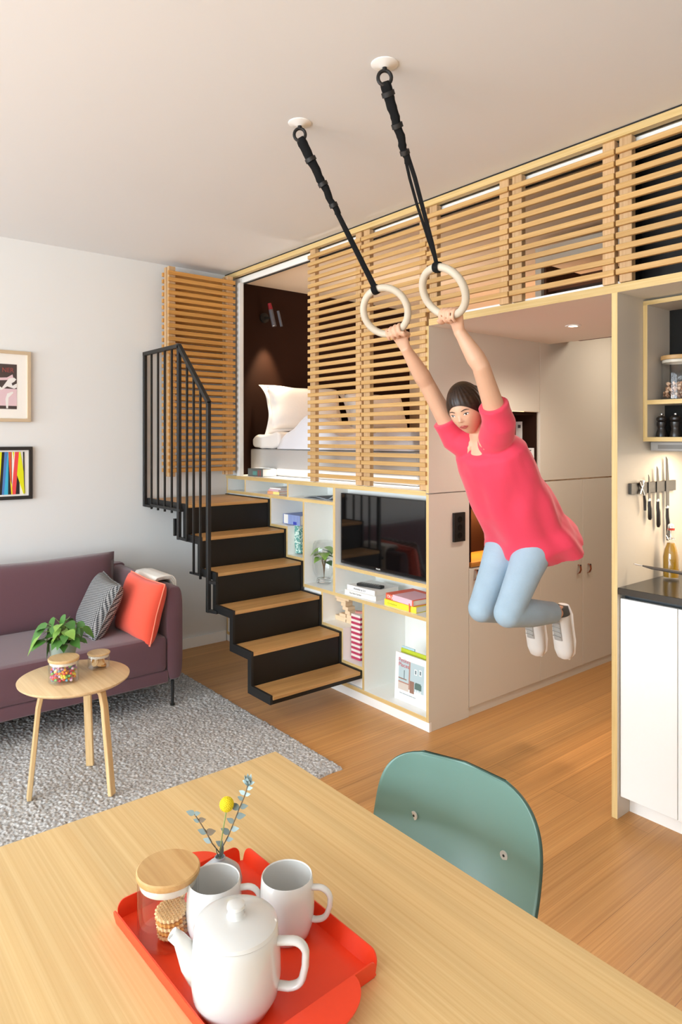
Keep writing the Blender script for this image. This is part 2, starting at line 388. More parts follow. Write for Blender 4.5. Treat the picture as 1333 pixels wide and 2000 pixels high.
# ------------------------------------------------------------- the room
XL, XR, YB, ZC = -2.10, 3.95, -6.80, 2.76
structure(MB().box(XL - .1, XR + .1, YB - .1, 3.4, -.1, 0).build('floor', 'floor', sharp=True))
structure(MB().box(XL - .1, XR + .1, YB - .1, 3.4, ZC, ZC + .1).build('ceiling', 'ceil', sharp=True))
structure(MB().box(XL - .1, XL, YB - .1, 3.4, 0, ZC).build('wall_left', 'wall', sharp=True))
structure(MB().box(XR, XR + .1, YB - .1, 3.4, 0, ZC).build('wall_right', 'wall', sharp=True))
structure(MB().box(XL, XR, 3.3, 3.4, 0, ZC).build('wall_back', 'greige', sharp=True))
b = MB(); wins = [(-1.85, -0.15), (0.1, 1.8), (2.05, 3.75)]
b.box(XL, XR, YB - .1, YB, 0, .25).box(XL, XR, YB - .1, YB, 2.45, ZC)
xs = [XL] + [v for wn in wins for v in wn] + [XR]
for i in range(0, len(xs), 2): b.box(xs[i], xs[i + 1], YB - .1, YB, .25, 2.45)
structure(b.build('wall_front', 'wall', sharp=True))
for i, (a, c) in enumerate(wins):
    b = MB(); t = .05
    for q in ((a, a + t, .25, 2.45), (c - t, c, .25, 2.45), (a, c, .25, .25 + t), (a, c, 2.45 - t, 2.45), ((a + c) / 2 - .02, (a + c) / 2 + .02, .25, 2.45)): b.box(q[0], q[1], YB - .08, YB - .02, q[2], q[3])
    b.box(a + .02, c - .02, YB - .055, YB - .05, .27, 2.43, mi=1)
    structure(b.build('window_%d' % (i + 1), ['white', 'glass'], sharp=True))
structure(MB().box(XL, XL + .014, YB, -.005, 0, .075, bev=.003).build('baseboard_left', 'white'))
structure(MB().box(XR - .014, XR, YB, .55, 0, .075, bev=.003).build('baseboard_right', 'white'))
# loft: floor slab, inner ceiling, inner walls
structure(MB().box(XL, -.02, .0, 1.95, 1.225, 1.25, edge=1).build('floor_loft', ['white', 'ply'], sharp=True))
structure(MB().box(-.0, XR, .0, 1.08, 2.108, 2.142, edge=1).build('ceiling_niche', ['niche_ceil', 'ply'], sharp=True))
structure(MB().box(0, XR, 1.08, 3.3, 2.40, 2.44).box(-.0, 1.05, 1.06, 1.08, 2.142, 2.44).build('ceiling_corridor', 'greige', sharp=True))
structure(MB().box(XL, XR, .076, 1.95, 2.716, 2.74).build('ceiling_loft', 'loft_ceil', sharp=True))
structure(MB().box(XL, -.02, 1.93, 1.95, 1.25, 2.44).box(XL, 1.02, 1.93, 1.95, 2.44, 2.716).build('wall_loft_back', 'peach', sharp=True))
structure(MB().box(-2.099, -2.075, .06, 1.93, 1.25, 2.716).build('wall_headboard', 'brown', sharp=True))
structure(MB().box(XL + .001, -1.9405, .03, .058, 1.2505, 2.716).box(-1.94, -1.9005, .0, .03, 1.2505, 2.67).build('wall_loft_jamb', 'wall', sharp=True))
structure(MB().box(XL, XR, -.012, .02, 2.722, 2.752).build('trim_1', 'ply', sharp=True))
structure(MB().box(XL, XR, -.010, .02, 2.752, ZC).build('trim_shadow_gap', 'black', sharp=True))  # black strip drawn in place of the shade in the gap under the ceiling
structure(MB().box(XL + .1, XR, .045, .075, 2.682, 2.722).build('trim_3', 'white', sharp=True))
structure(MB().box(XL + .1, XR, .058, .066, 2.674, 2.682).build('trim_4', 'black', sharp=True))
structure(MB().box(0.0, 1.03, .03, .045, 2.142, 2.158).build('trim_5', 'white', sharp=True))
# inner partition walls behind the kitchen
structure(MB().box(1.045, XR, .62, .70, 0, 2.108).build('wall_kitchen', 'white', sharp=True))
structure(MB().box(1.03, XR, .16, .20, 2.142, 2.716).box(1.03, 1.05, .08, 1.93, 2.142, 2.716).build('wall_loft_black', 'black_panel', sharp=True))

t = empty('added_fill_lamp', (.6, -4.3, 0), 'added unseen black uplighter lamp holding the ceiling fill light', 'lamp')  # lamp body added behind the camera to hold the ceiling fill light
MB().lathe([(0, 0), (.15, 0), (.15, .012), (.012, .02), (.012, 1.80), (0, 1.80)], (.6, -4.3, 0), 32).build('pole', 'black', t)
MB().lathe([(.012, 1.78), (.12, 1.82), (.19, 1.90), (.187, 1.90), (.118, 1.825), (.0, 1.79)], (.6, -4.3, 0), 40).build('lamp_shade', 'white', t)
# wardrobe seen through the high screen
t = empty('wardrobe', (.52, 1.1, 2.142), 'dark brown open wardrobe with shelves up in the loft behind the slatted screens', 'wardrobe')
b = MB().box(.02, 1.02, .9, .92, 2.56, 2.66, mi=0).box(.02, .06, .9, 1.3, 2.142, 2.56, mi=0); b.build('frame', 'greige', t, sharp=True)
MB().box(.06, 1.02, 1.3, 1.32, 2.142, 2.56).box(.06, .075, .93, 1.3, 2.142, 2.56).box(.06, 1.02, .93, 1.3, 2.142, 2.15).build('back_panel', 'cabwood', t, sharp=True)
for z in (2.27, 2.40): MB().box(.075, 1.02, .95, 1.3, z, z + .018).build('shelf', 'cabwood', t, sharp=True)

# ------------------------------------------------------------- slatted screens
def screen(x0, x1, z0, z1, label, group, y0=-.002):
    t = empty('slatted_screen', ((x0 + x1) / 2, .02, z0), label, 'slatted screen', group)
    b = MB(); n = int(round((z1 - z0 - .05) / .0463)); z = z0 + .03
    pitch = (z1 - z0 - .045) / n
    for i in range(n): b.box(x0, x1, y0 - .012, y0 + .004, z0 + .03 + i * pitch, z0 + .03 + i * pitch + .0230, bev=.0015, seg=1)
    b.build('slats', 'slat', t)
    for a in (x0 + .006, x1 - .058): MB().box(a, a + .052, y0 + .004, y0 + .036, z0, z1, bev=.002, seg=1).build('stile', 'stile', t)
    return t
g = 'slatted oak screens along the loft edge'
screen(-1.040, -.530, 1.253, 2.722, 'tall slatted oak screen in front of the bed, left of the tall pair', g)
screen(-.522, -.012, 1.253, 2.722, 'tall slatted oak screen above the television, right of the tall pair', g)
screen(-.004, .506, 2.146, 2.722, 'low slatted oak screen just behind the right gym ring and lit warmly from inside', g)
screen(.514, 1.024, 2.146, 2.722, 'low slatted oak screen with a brown wardrobe showing through it', g)
screen(1.032, 1.542, 2.146, 2.722, 'slatted oak screen over the kitchen with black behind it', g)
# the pair folded back against the left wall
def side_screen(x, sgn, label, y0=-.555, y1=-.03):
    t = empty('slatted_screen', (x, (y0 + y1) / 2, 1.262), label, 'slatted screen', 'slatted screens folded back beside the left wall')
    b = MB(); z0, z1 = 1.262, 2.712; n = 31; pitch = (z1 - z0 - .045) / n
    for i in range(n):
        a, c = (x, x + .018 * sgn); b.box(min(a, c), max(a, c), y0, y1, z0 + .03 + i * pitch, z0 + .03 + i * pitch + .0265, bev=.0015, seg=1)
    b.build('slats', 'slaty', t)
    for a in (y0 + .01, y1 - .060):
        q = (x, x - .030 * sgn); MB().box(min(q), max(q), a, a + .05, z0, z1, bev=.002, seg=1).build('stile', 'stile', t)
    MB().tube([(x - .02 * sgn, y1 + .012, z1 - .06), (x - .02 * sgn, y1 + .012, z1 - .03)], .008, 8).build('hinge', 'black', t)
    return t
side_screen(-1.925, 1, 'folded slatted oak screen facing the room above the stair landing')
side_screen(-2.00, -1, 'folded slatted oak screen hidden behind its twin, next to the left wall')

# ------------------------------------------------------------- shelving wall
sh = empty('shelving_unit', (-1.05, .17, 0), 'white built-in shelving with plywood edges beside the stairs and around the television', 'shelving')
D = .33
for (x0, x1, z0, z1) in [(XL + .01, -.78, 1.118, 1.138), (-1.11, -.018, .572, .592), (-.78, -.018, .745, .765), (-.916, -.702, .37, .388),
                         (-.72, -.517, .185, .203), (XL + .01, -.018, .05, .073), (-1.499, -1.282, .924, .942), (-1.30, -1.11, .737, .755)]:
    MB().box(x0, x1, 0, D, z0, z1, edge=1).build('shelf_board', ['white', 'ply'], sh, sharp=True)
for (x0, x1, z0, z1) in [(XL + .01, XL + .028, .073, 1.225), (-1.83, -1.815, 1.138, 1.225), (-1.29, -1.272, 1.138, 1.225), (-.798, -.776, .592, 1.225),
                         (-1.112, -1.094, .592, 1.118), (-1.499, -1.481, .942, 1.118), (-1.30, -1.282, .755, .924), (-.916, -.898, .388, .572),
                         (-.72, -.702, .203, .37), (-.526, -.508, .073, .572)]:
    MB().box(x0, x1, 0.0005, D, z0, z1, edge=1).build('divider', ['white', 'plyz'], sh, sharp=True)
MB().box(XL + .01, -.018, D, D + .01, .05, 1.225).build('back_panel', 'white', sh, sharp=True)
MB().box(-.776, -.018, .10, .115, .765, 1.225).build('television_backboard', 'white', sh, sharp=True)
MB().box(XL + .01, 0, .004, .02, 0, .05).build('plinth', 'white', sh, sharp=True)
b = MB()
for (x0, x1, z1) in [(XL + .03, -1.499, 1.118), (-1.497, -1.30, .92), (-1.298, -1.112, .735), (-1.110, -.916, .57), (-.914, -.72, .37)]:
    b.box(x0, x1, .012, .024, .075, z1)
b.box(-.718, -.526, .012, .024, .075, .183)
b.build('cover_panel', 'white', sh, sharp=True)
# the end panel that closes the shelving and the loft at the corridor
t = empty('end_panel', (-.008, .16, 0), 'tall greige panel with a plywood edge between the television and the corridor', 'panel')
MB().box(-.018, 0, 0, .315, .05, 1.234, edge=1).build('lower_panel', ['greige', 'plyz'], t, sharp=True)
MB().box(-.018, 0, 0, .972, 1.686, 2.108, edge=1).box(-.018, 0, 0, .317, 1.24, 1.686, edge=1).build('upper_panel', ['greige', 'plyz'], t, sharp=True)
MB().box(-.016, -.001, .0045, .317, 0, .0495).build('plinth', 'greige', t, sharp=True)
s = empty('wall_switch', (.01, .226, .97), 'black three-way switch plate on the greige end panel', 'switch')
MB().box(0.0005, .014, .182, .272, .97, 1.126, bev=.002).build('plate', 'black_panel', s)
for k in range(3): MB().tube([(.012, .227, 1.09 - k * .043), (.0165, .227, 1.09 - k * .043)], .016, 20).build('button', 'tvframe', s)

# cupboards of the corridor
def leather_tab(parent, y, z, x=0.0):
    b = MB(); b.tube([(x, y, z), (x + .016, y, z - .004), (x + .022, y - .004, z - .03), (x + .012, y - .006, z - .052), (x + .004, y - .004, z - .055)], [(.010, .002)] * 3 + [(.013, .002), (.014, .002)], 8, side=(0, 1, 0))
    b.ball((x + .017, y, z - .002), (.004, .006, .006), 10, mi=1); return b.build('pull_tab', ['knob', 'black'], parent)
def cupboard(y0, y1, z0, z1, label, tab=None, split=None, back=-.55, group='greige corridor cupboards'):
    t = empty('cupboard', (-.25, (y0 + y1) / 2, z0), label, 'cupboard', group)
    MB().box(back, -.020, max(y0, .345), y1 - .004, z0, min(z1, 1.222) if z0 < 1 else z1).build('carcass', 'greige', t, sharp=True)
    d = MB().box(-.018, 0, y0 + .0015, y1 - .0015, z0, z1 - .003, bev=.0008, seg=1).build('door', 'greige', t)
    if tab: leather_tab(d, *tab)
    if z0 < .1: MB().box(-.03, -.006, y0, y1, 0, z0).build('plinth', 'greige', t, sharp=True)
    return t
cupboard(.319, .979, .05, .812, 'low greige cupboard under the lit desk niche', (.371, .80))
cupboard(.979, 1.449, .05, 1.262, 'greige corridor cupboard with its leather tab at the right edge', (1.397, .708))
cupboard(1.449, 1.95, .05, 1.262, 'greige corridor cupboard furthest in, its leather tab at the left edge', (1.515, .700))
cupboard(1.95, 2.9, .05, 1.262, 'greige corridor cupboard at the far end behind the kitchen upright')
cupboard(.976, 1.80, 1.268, 2.39, 'large upper greige cupboard beside the pinned cards niche', back=-.040)
cupboard(1.80, 2.9, 1.268, 2.39, 'upper greige cupboard at the far end of the corridor', back=-.040)
# desk niche
t = empty('desk_niche', (-.3, .65, .815), 'dark brown desk niche in the cupboard wall with an oak desk top', 'niche')
MB().box(-.25, -.235, .345, .972, .84, 1.684).box(-.235, -.02, .345, .359, .84, 1.684).box(-.235, -.02, .958, .972, .84, 1.684).box(-.235, -.02, .359, .958, 1.668, 1.684).build('lining', 'brown', t, sharp=True)
MB().box(-.25, -.002, .345, .9745, .815, .84, bev=.001).build('desk_top', 'desk', t)
MB().box(-.23, -.12, .36, .957, 1.12, 1.135).build('shelf', 'brown', t, sharp=True)
for i, (xa, xb, za, zb_, lb) in enumerate([(-.215, -.114, 1.482, 1.63, 'white card with a red and grey drawing, pinned in the brown desk niche'), (-.103, -.028, 1.32, 1.467, 'white printed card pinned low in the brown desk niche')]):
    c = MB().box(xa, xb, .9545, .9565, za, zb_, mi=0)
    if i == 0: c.box(xa + .02, xa + .055, .953, .9545, za + .06, zb_ - .015, mi=1).box(xa + .07, xa + .09, .953, .9545, zb_ - .04, zb_ - .02, mi=2)
    else:
        c.box(xa + .02, xa + .055, .953, .9545, zb_ - .018, zb_ - .012, mi=2)
        for k in range(4): c.box(xb - .018, xb - .008, .953, .9545, za + .04 + k * .018, za + .049 + k * .018, mi=2)
    tag(recentre(c.build('card', ['paper', col('card_red', '#a8352c'), col('card_grey', '#5e5955')], sharp=True)), lb, 'card', 'cards pinned in the desk niche')
# downlights
def downlight(x, y, z, label):
    t = empty('ceiling_spotlight', (x, y, z), label, 'spotlight', 'recessed spotlights of the corridor')
    MB().lathe([(.040, -.001), (.040, -.004), (.024, -.005), (.020, .002), (.020, .02)], (x, y, z), 32).build('rim', 'white', t)
    MB().lathe([(0, -.0015), (.020, -.0015)], (x, y, z), 24).build('lamp', plain('lamp_glow', '#fff3dd', 0.5, emit=('#ffe9c8', 14)), t)
downlight(.476, .574, 2.108, 'small round recessed spotlight in the ceiling over the swinging person')
downlight(.55, 1.75, 2.40, 'small round recessed spotlight in the higher corridor ceiling')
# ------------------------------------------------------------- staircase
ZT = [.181, .363, .548, .733, .92, 1.106]; XF = [-.526, -.719, -.914, -1.110, -1.303, -1.499]; XE = XL + .012
st = empty('staircase', (-1.2, -.32, .1), 'black steel staircase with six oak treads climbing to the bed loft', 'staircase')
up = [(XF[0], ZT[0] - .042), (XF[0], ZT[0] + .005)]
for i in range(1, 6): up += [(XF[i] + .006, ZT[i - 1] + .005), (XF[i] + .006, ZT[i] + .005)]
up += [(XE, ZT[5] + .005), (XE, ZT[5] - .042), (XF[5] - .030, ZT[5] - .042)]
for i in range(4, -1, -1): up += [(XF[i + 1] - .030, ZT[i] - .042), (XF[i] - .030, ZT[i] - .042)] if i else [(XF[1] - .030, ZT[0] - .042)]
for (a, c) in ((-.632, -.618), (-.014, -.001)): MB().prism(up, 'y', a, c).build('stringer', 'black', st, sharp=True)
for i in range(6):
    x0 = XF[i + 1] + .002 if i < 5 else XE + .005
    MB().box(x0, XF[i] + .004, -.616, -.016, ZT[i] - .020, ZT[i], bev=.002, seg=1).build('tread', 'tread', st)
    z0 = ZT[i - 1] - .02 if i else ZT[0] - .042
    MB().box(XF[i] - .012, XF[i] - .001, -.617, -.015, z0, ZT[i] - .021).build('riser', 'riser', st, sharp=True)
MB().box(XE, XF[5] - .03, -.60, -.03, ZT[5] - .04, ZT[5] - .022).build('landing_frame', 'black', st, sharp=True)
rl = MB(); Y = -.652; p1, p2, p3 = -2.075, -1.545, -1.157; T = .024
rl.box(p1 - T / 2, p1 + T / 2, Y - T / 2, Y + T / 2, 1.055, 2.115, bev=.002, seg=1)
rl.box(p2 - T / 2, p2 + T / 2, Y - T / 2, Y + T / 2, .885, 2.115, bev=.002, seg=1)
rl.box(p3 - T / 2, p3 + T / 2, Y - T / 2, Y + T / 2, .500, 1.735, bev=.002, seg=1)
rl.bar((p1 - T / 2, Y, 2.112), (p2 + .004, Y, 2.112), T, T); rl.bar((p2, Y, 2.112), (p3 + .004, Y, 1.735), T, T)
rl.bar((p1, Y, 1.062), (p1 + .12, Y, 1.062), .016, .016); rl.box(p1 + .1, XF[5] - .02, Y - .008, Y + .02, 1.062, 1.08)
rl.bar((p2, Y, .895), (p2 + .11, Y, .895), .016, .016); rl.bar((p3, Y, .51), (p3 + .07, -.63, .51), .018, .018)
rl.bar((p3, Y, .68), (p3 + .06, -.63, .68), .018, .018); rl.bar((-1.39, Y, .70), (-1.27, -.64, .70), .012, .012)
railing = rl.build('railing', 'black', st)
def baluster(x, z0, z1): MB().box(x - .006, x + .006, Y - .006, Y + .006, z0, z1).build('baluster', 'black', railing, sharp=True)
for x in (-1.965, -1.86, -1.755, -1.65): baluster(x, 1.045, 2.10)
for x, z0 in ((-1.435, .885), (-1.345, .70), (-1.258, .68)): baluster(x, z0, 2.112 - (x - p2) * (.377 / .388))
MB().box(-1.60, -1.578, Y + .01, Y + .03, .92, 1.04, mat=None).box(-1.63, -1.61, Y + .0, Y + .02, .90, 1.01).build('lock_bracket', 'black', railing, sharp=True)

# ------------------------------------------------------------- television
t = empty('television', (-.40, .05, .775), 'flat black television hanging in the shelving niche, reflecting the room', 'television')
MB().box(-.757, -.045, .028, .060, .772, 1.196, bev=.004).build('housing', 'tvframe', t)
MB().box(-.751, -.051, .0262, .0282, .792, 1.191).build('screen', 'tvglass', t, sharp=True)
text_mesh('maker_mark', 'PHILIPS', .011, 'white', frame((-.42, .0276, .778), (1, 0, 0), (0, 0, 1), (0, -1, 0)), t, align='CENTER')
MB().box(-.50, -.30, .060, .10, .90, 1.07).build('wall_mount', 'black', t, sharp=True)

# ------------------------------------------------------------- things on the shelves
def book(name, sx, sy, sz, cover, label, loc, rz=0, spine='y', group=None, pages='paper', cat='book'):
    """lying book; spine along its front (-y) side"""
    t = empty(name, loc, label, cat, group, world=False); t.rotation_euler = (0, 0, rz)
    c = .0022
    b = MB().box(-sx / 2, sx / 2, -sy / 2, sy / 2, 0, c).box(-sx / 2, sx / 2, -sy / 2, sy / 2, sz - c, sz)
    if spine == 'y': b.box(-sx / 2, sx / 2, -sy / 2, -sy / 2 + c, 0, sz, bev=.0008, seg=1)
    else: b.box(-sx / 2, -sx / 2 + c, -sy / 2, sy / 2, 0, sz, bev=.0008, seg=1)
    b.build('cover', cover, t, sharp=True)
    MB().box(-sx / 2 + (.004 if spine == 'y' else c), sx / 2 - .004, -sy / 2 + (c if spine == 'y' else .004), sy / 2 - .004, c, sz - c).build('pages', pages, t, sharp=True)
    return t
def spine_text(t, s, size, mat, sx, sy, z, x=0.0, up=True):
    text_mesh('lettering', s, size, mat, frame((x, -sy / 2 - .0004, z), (1, 0, 0), (0, 0, 1), (0, -1, 0)), t, align='LEFT', sx=sx)
tk = col('print_black', '#3a3a3a')
g = 'books lying in the compartment under the television'
t = book('book', .262, .20, .029, col('cover_offwhite', '#eeeae2'), 'thick off-white book at the bottom of the pair under the remote control', (-.585, .128, .592), .06, group=g)
spine_text(t, 'The New Garden', .013, 'print_black', 1.1, .20, .010, -.09)
t = book('book', .240, .20, .030, col('cover_white', '#f4f3f1'), 'white book with grey lettering lying right under the remote control', (-.578, .130, .6212), .03, group=g)
spine_text(t, 'FRANKIE & CO', .014, 'print_black', 1.1, .20, .010, -.06)
t = book('book', .255, .20, .034, col('cover_yellow', '#f2e13c'), 'bright yellow book beneath the pink and orange one', (-.235, .122, .592), -.02, group=g)
spine_text(t, 'Creative', .017, 'green_print' if col('green_print', '#a7b22b') else '', 1.3, .20, .010, -.10)
t = book('book', .235, .20, .032, col('cover_orange', '#ee6a4c'), 'pink and orange book on top of the yellow one', (-.235, .122, .6262), -.08, group=g)
spine_text(t, 'Oh Joy!', .022, 'white', 1.1, .20, .009, -.105)
MB().box(-.055, .108, -.1010, .06, .0322, .0330).box(-.055, .108, -.1012, -.1000, .002, .0322).build('cover_print', col('cover_pink', '#eec3cf'), t, sharp=True)
MB().box(.085, .092, -.103, -.1014, -.055, .012).build('ribbon', 'cover_orange', t, sharp=True)
r = empty('remote_control', (-.55, .085, .6515), 'black remote control on the white book', 'remote control', world=False); r.rotation_euler = (0, 0, .25)
MB().box(-.085, .085, -.022, .022, 0, .016, bev=.006).build('body', 'black_panel', r)
b = MB()
for i in range(9):
    for j in range(3): b.box(-.072 + i * .016, -.063 + i * .016, -.014 + j * .011, -.008 + j * .011, .0155, .0175)
b.build('buttons', col('button_grey', '#8b8b88'), r, sharp=True)
# blue and green books standing and lying beside the stairs
t = book('book', .20, .22, .066, 'bluestripe', 'blue striped book lying on top of the green patterned one beside the stairs', (-1.315, .165, .946), 0, spine='x')
MB().box(-.04, .10, -.1106, -.1098, 0, .066).build('label_print', 'bluestripe', t, sharp=True)
MB().box(.02, .06, -.1112, -.1100, .002, .022).build('label_patch', col('royal_blue', '#3b46b0'), t, sharp=True)
t = empty('book', (-1.2, .17, .755), 'green patterned book leaning upright under the blue striped one', 'book')
mx = Matrix.Translation((-1.272, .06, .757)) @ Matrix.Rotation(math.radians(-8), 4, 'Y')
for q, m, nm in (((0, .003, 0, .2, 0, .185), 'greenpattern', 'cover'), ((.06, .063, 0, .2, 0, .185), 'greenpattern', 'cover'), ((0, .063, -.003, 0, 0, .185), 'greenpattern', 'spine'), ((.003, .060, 0, .195, .003, .182), 'paper', 'pages')):
    MB().box(*q).build(nm, m, t, sharp=True, xf=mx)
# top row of small books
g = 'small books lying in the flat top compartment'
t = book('book', .14, .20, .020, col('cover_pale_orange', '#f3b07c'), 'thin orange and yellow book in the flat compartment above the stair landing', (-1.52, .14, 1.138), .05, group=g)
MB().box(.0, .0706, -.1008, -.0996, .001, .019).box(.0, .07, -.10, .09, .0201, .0206).build('cover_print', col('cover_lemon', '#f3e58a'), t, sharp=True)
book('book', .13, .19, .014, 'cover_pink', 'pale pink thin book resting on the orange and yellow one', (-1.51, .135, 1.1585), -.04, group=g)
book('book', .12, .18, .012, 'cover_white', 'thin white booklet topmost of the little pile above the stairs', (-1.50, .13, 1.173), .10, group=g)
# open magazine
t = empty('magazine', (-1.0, .14, 1.138), 'grey magazine lying open against the divider beside the television', 'magazine')
b = MB(); b.surf(lambda u, v: (-1.17 + u * .355, .05 + v * .2, 1.1395 + .012 * math.sin(PI * min(1, u * 1.4)) * (1 - v * .4) + (max(0, u - .68) ** 1.4) * .30), 22, 6)
o = b.build('pages', col('page_grey', '#9aa0a6'), t); s_ = o.modifiers.new('thickness', 'SOLIDIFY'); s_.thickness = .003
b = MB(); b.surf(lambda u, v: (-1.15 + u * .21, .055 + v * .19, 1.1432 + .012 * math.sin(PI * min(1, u * .95)) * (1 - v * .4)), 10, 5)
b.build('printed_page', col('page_dark', '#6f767d'), t)
# dark book on the loft ledge
t = book('book', .185, .130, .056, col('cover_slate', '#5d625f'), 'thick dark grey book lying on the white ledge by the mattress', (-1.79, .128, 1.25), .06)
MB().box(-.03, .02, -.0657, -.0647, .010, .038).build('label_patch', col('cover_teal', '#4f8a84'), t, sharp=True)
MB().box(.036, .043, -.0657, -.0647, .004, .046).box(.060, .067, -.0657, -.0647, .004, .046).build('spine_bands', 'card_red', t, sharp=True)
# block giraffe
t = empty('wooden_puzzle', (-.80, .14, .388), 'natural wood stepped block puzzle standing next to the red and white tower', 'toy')
for (x0, x1, z0, z1) in [(-.905, -.79, .388, .418), (-.86, -.80, .418, .436), (-.80, -.70, .388, .408), (-.79, -.73, .408, .440), (-.805, -.757, .440, .462), (-.83, -.777, .462, .484), (-.845, -.80, .484, .505), (-.89, -.80, .505, .521), (-.90, -.768, .521, .536)]:
    MB().box(x0, x1, .10, .16, z0, z1, bev=.002, seg=1).build('block', col('light_block', '#ecd0ac'), t)
# red and white block tower: every block is a thing of its own
g = 'red and white stacking blocks of the tower'
red = col('block_red', '#b8385a'); whi = col('block_white', '#efe3dc')
names = ['bottom', 'second', 'third', 'fourth', 'fifth', 'sixth', 'seventh', 'eighth', 'ninth', 'tenth', 'eleventh', 'twelfth', 'thirteenth', 'fourteenth', 'fifteenth', 'sixteenth', 'seventeenth', 'top']
protos = {}
for i in range(18):
    c = 'red' if i % 2 == 0 else 'white'
    if c not in protos:
        o = MB().box(-.041, .041, -.041, .041, 0, .0147, bev=.001, seg=1).build('stacking_block', 'block_' + c); protos[c] = o
    else: o = protos[c].copy(); COL.objects.link(o)
    o.location = (-.655, .10, .2032 + i * .0149); tag(o, '%s wooden layer, %s of the red and white tower under the stairs shelf' % (c, names[i]), 'block', g)
o = MB().box(-.035, .03, -.012, .012, 0, .012, bev=.001, seg=1).build('stacking_block', col('block_top', '#c98577')); o.location = (-.655, .105, .4716); o.rotation_euler = (0, 0, .5)
tag(o, 'loose terracotta block lying across the crown of the striped tower', 'block', g)
# magazine on the lowest shelf
t = empty('magazine', (-.2, .1, .073), 'design magazine with a chair and shelf photo on its cover, standing in the lowest compartment', 'magazine')
mx = Matrix.Translation((-.322, .062, .074)) @ Matrix.Rotation(math.radians(-2.5), 4, 'X')
def cov(b, x0, x1, z0, z1, d): b.box(x0, x1, -.0006 - d, .0, z0, z1)
MB().box(0, .262, 0, .012, 0, .258).build('cover', 'cover_white', t, sharp=True, xf=mx)
def patch(name, m, rects, d=.0004):
    b = MB()
    for (x0, x1, z0, z1) in rects: b.box(x0, x1, -d, .0002, z0, z1)
    return b.build(name, m, t, sharp=True, xf=mx)
patch('cover_photo', col('photo_blue', '#bcd0d4'), [(.028, .222, .075, .225)])
patch('photo_wood', col('photo_wood', '#b98c7c'), [(.028, .118, .075, .105), (.108, .118, .105, .225)], .0008)
patch('photo_floor', col('photo_beige', '#d8ccc0'), [(.028, .108, .060, .098)], .0009)
patch('photo_desk', col('photo_brown', '#9a7766'), [(.118, .150, .06, .125), (.028, .092, .118, .124)], .0010)
patch('photo_frames', col('photo_white', '#eef2f2'), [(.150, .170, .165, .195), (.186, .204, .168, .200)], .0011)
patch('photo_frame_fill', col('photo_grey', '#6b8288'), [(.155, .165, .170, .190)], .0013)
patch('photo_second_fill', 'photo_grey', [(.190, .200, .174, .194)], .0013)
patch('photo_lamp', 'photo_grey', [(.07, .075, .12, .17)], .0013)
patch('photo_chair', col('photo_green', '#5f7a72'), [(.155, .205, .090, .120), (.160, .200, .120, .126)], .0012)
patch('photo_chair_legs', 'photo_white', [(.158, .162, .055, .090), (.178, .182, .055, .090), (.198, .202, .055, .090), (.162, .198, .078, .081)], .0014)
for s_, z in (('Petite', .212), ('Places', .186)):
    text_mesh('title', s_, .030, 'title_red' if col('title_red', '#c9666a') else '', mx @ frame((.026, -.0016, z), (1, 0, 0), (0, 0, 1), (0, -1, 0)), t, sx=1.15)
text_mesh('subtitle', 'clever interiors for humble homes', .009, 'title_small' if col('title_small', '#9fb0b8') else '', mx @ frame((.04, -.0016, .040), (1, 0, 0), (0, 0, 1), (0, -1, 0)), t)
t = empty('magazine', (-.15, .13, .073), 'lime green magazine mostly hidden behind the design magazine', 'magazine')
MB().box(-.315, -.028, .108, .116, .074, .345).build('cover', col('lime', '#c8d336'), t, sharp=True)
MB().box(-.318, -.22, .118, .124, .074, .355).build('blue_flap', col('flap_blue', '#bcd9e6'), t, sharp=True)
# glass vase with rooted plant
def leaf(b, base, direction, up, L, W, droop=.25, mi=0, fold=.15, n=7):
    d = Vector(direction).normalized(); u = Vector(up); sd = d.cross(u)
    if sd.length < 1e-3: sd = d.cross(Vector((1, 0, 0)))
    sd.normalize(); u = sd.cross(d).normalized(); rows = []
    for i in range(n):
        s = i / (n - 1); wv = W / 2 * math.sin(PI * min(1, (s * .92 + .06)) ** .75) * (1 - .15 * s); c = Vector(base) + d * (L * s) + Vector((0, 0, -droop * L * s * s))
        rows.append([b.bm.verts.new(c + sd * (wv * k) + u * (abs(k) * wv * fold)) for k in (-1, 0, 1)])
    for i in range(n - 1):
        for k in range(2): b.bm.faces.new((rows[i][k], rows[i][k + 1], rows[i + 1][k + 1], rows[i + 1][k])).material_index = mi
t = empty('plant_vase', (-1.025, .105, .592), 'green cutting standing in a clear glass vase on the shelf left of the television', 'vase')
c = (-1.025, .105, .592)
MB().lathe([(0, .004), (.045, .004), (.048, .012), (.044, .03), (.062, .06), (.072, .10), (.073, .22), (.068, .255), (.058, .272), (.056, .272), (.066, .255), (.070, .22), (.069, .10), (.059, .062), (.040, .035), (.040, .02), (0, .02)], c, 40).build('glass', 'glass', t)
MB().lathe([(.047, .010), (.049, .014), (.047, .018)], c, 36).lathe([(.044, .024), (.046, .028), (.044, .032)], c, 36).build('foot_rings', 'chrome', t)
b = MB()
for k in range(6): b.tube([(c[0] + .004, c[1], .625), (c[0] + .003 + .004 * math.cos(k), c[1] + .004 * math.sin(k), .70), (c[0] + .02 * math.cos(k * 1.05), c[1] + .02 * math.sin(k * 1.05), .76)], [.0015, .003, .002], 6)
b.build('stem', 'twig', t)
for k in range(9):
    b = MB(); a = k * 2.4; z = .73 + .012 * k
    leaf(b, (c[0] + .01 * math.cos(a), c[1] + .01 * math.sin(a), z), (math.cos(a), math.sin(a), .45 - .06 * k), (0, 0, 1), .078, .082, .6)
    b.build('leaf', 'leaf2' if k % 3 else 'leaf', t)

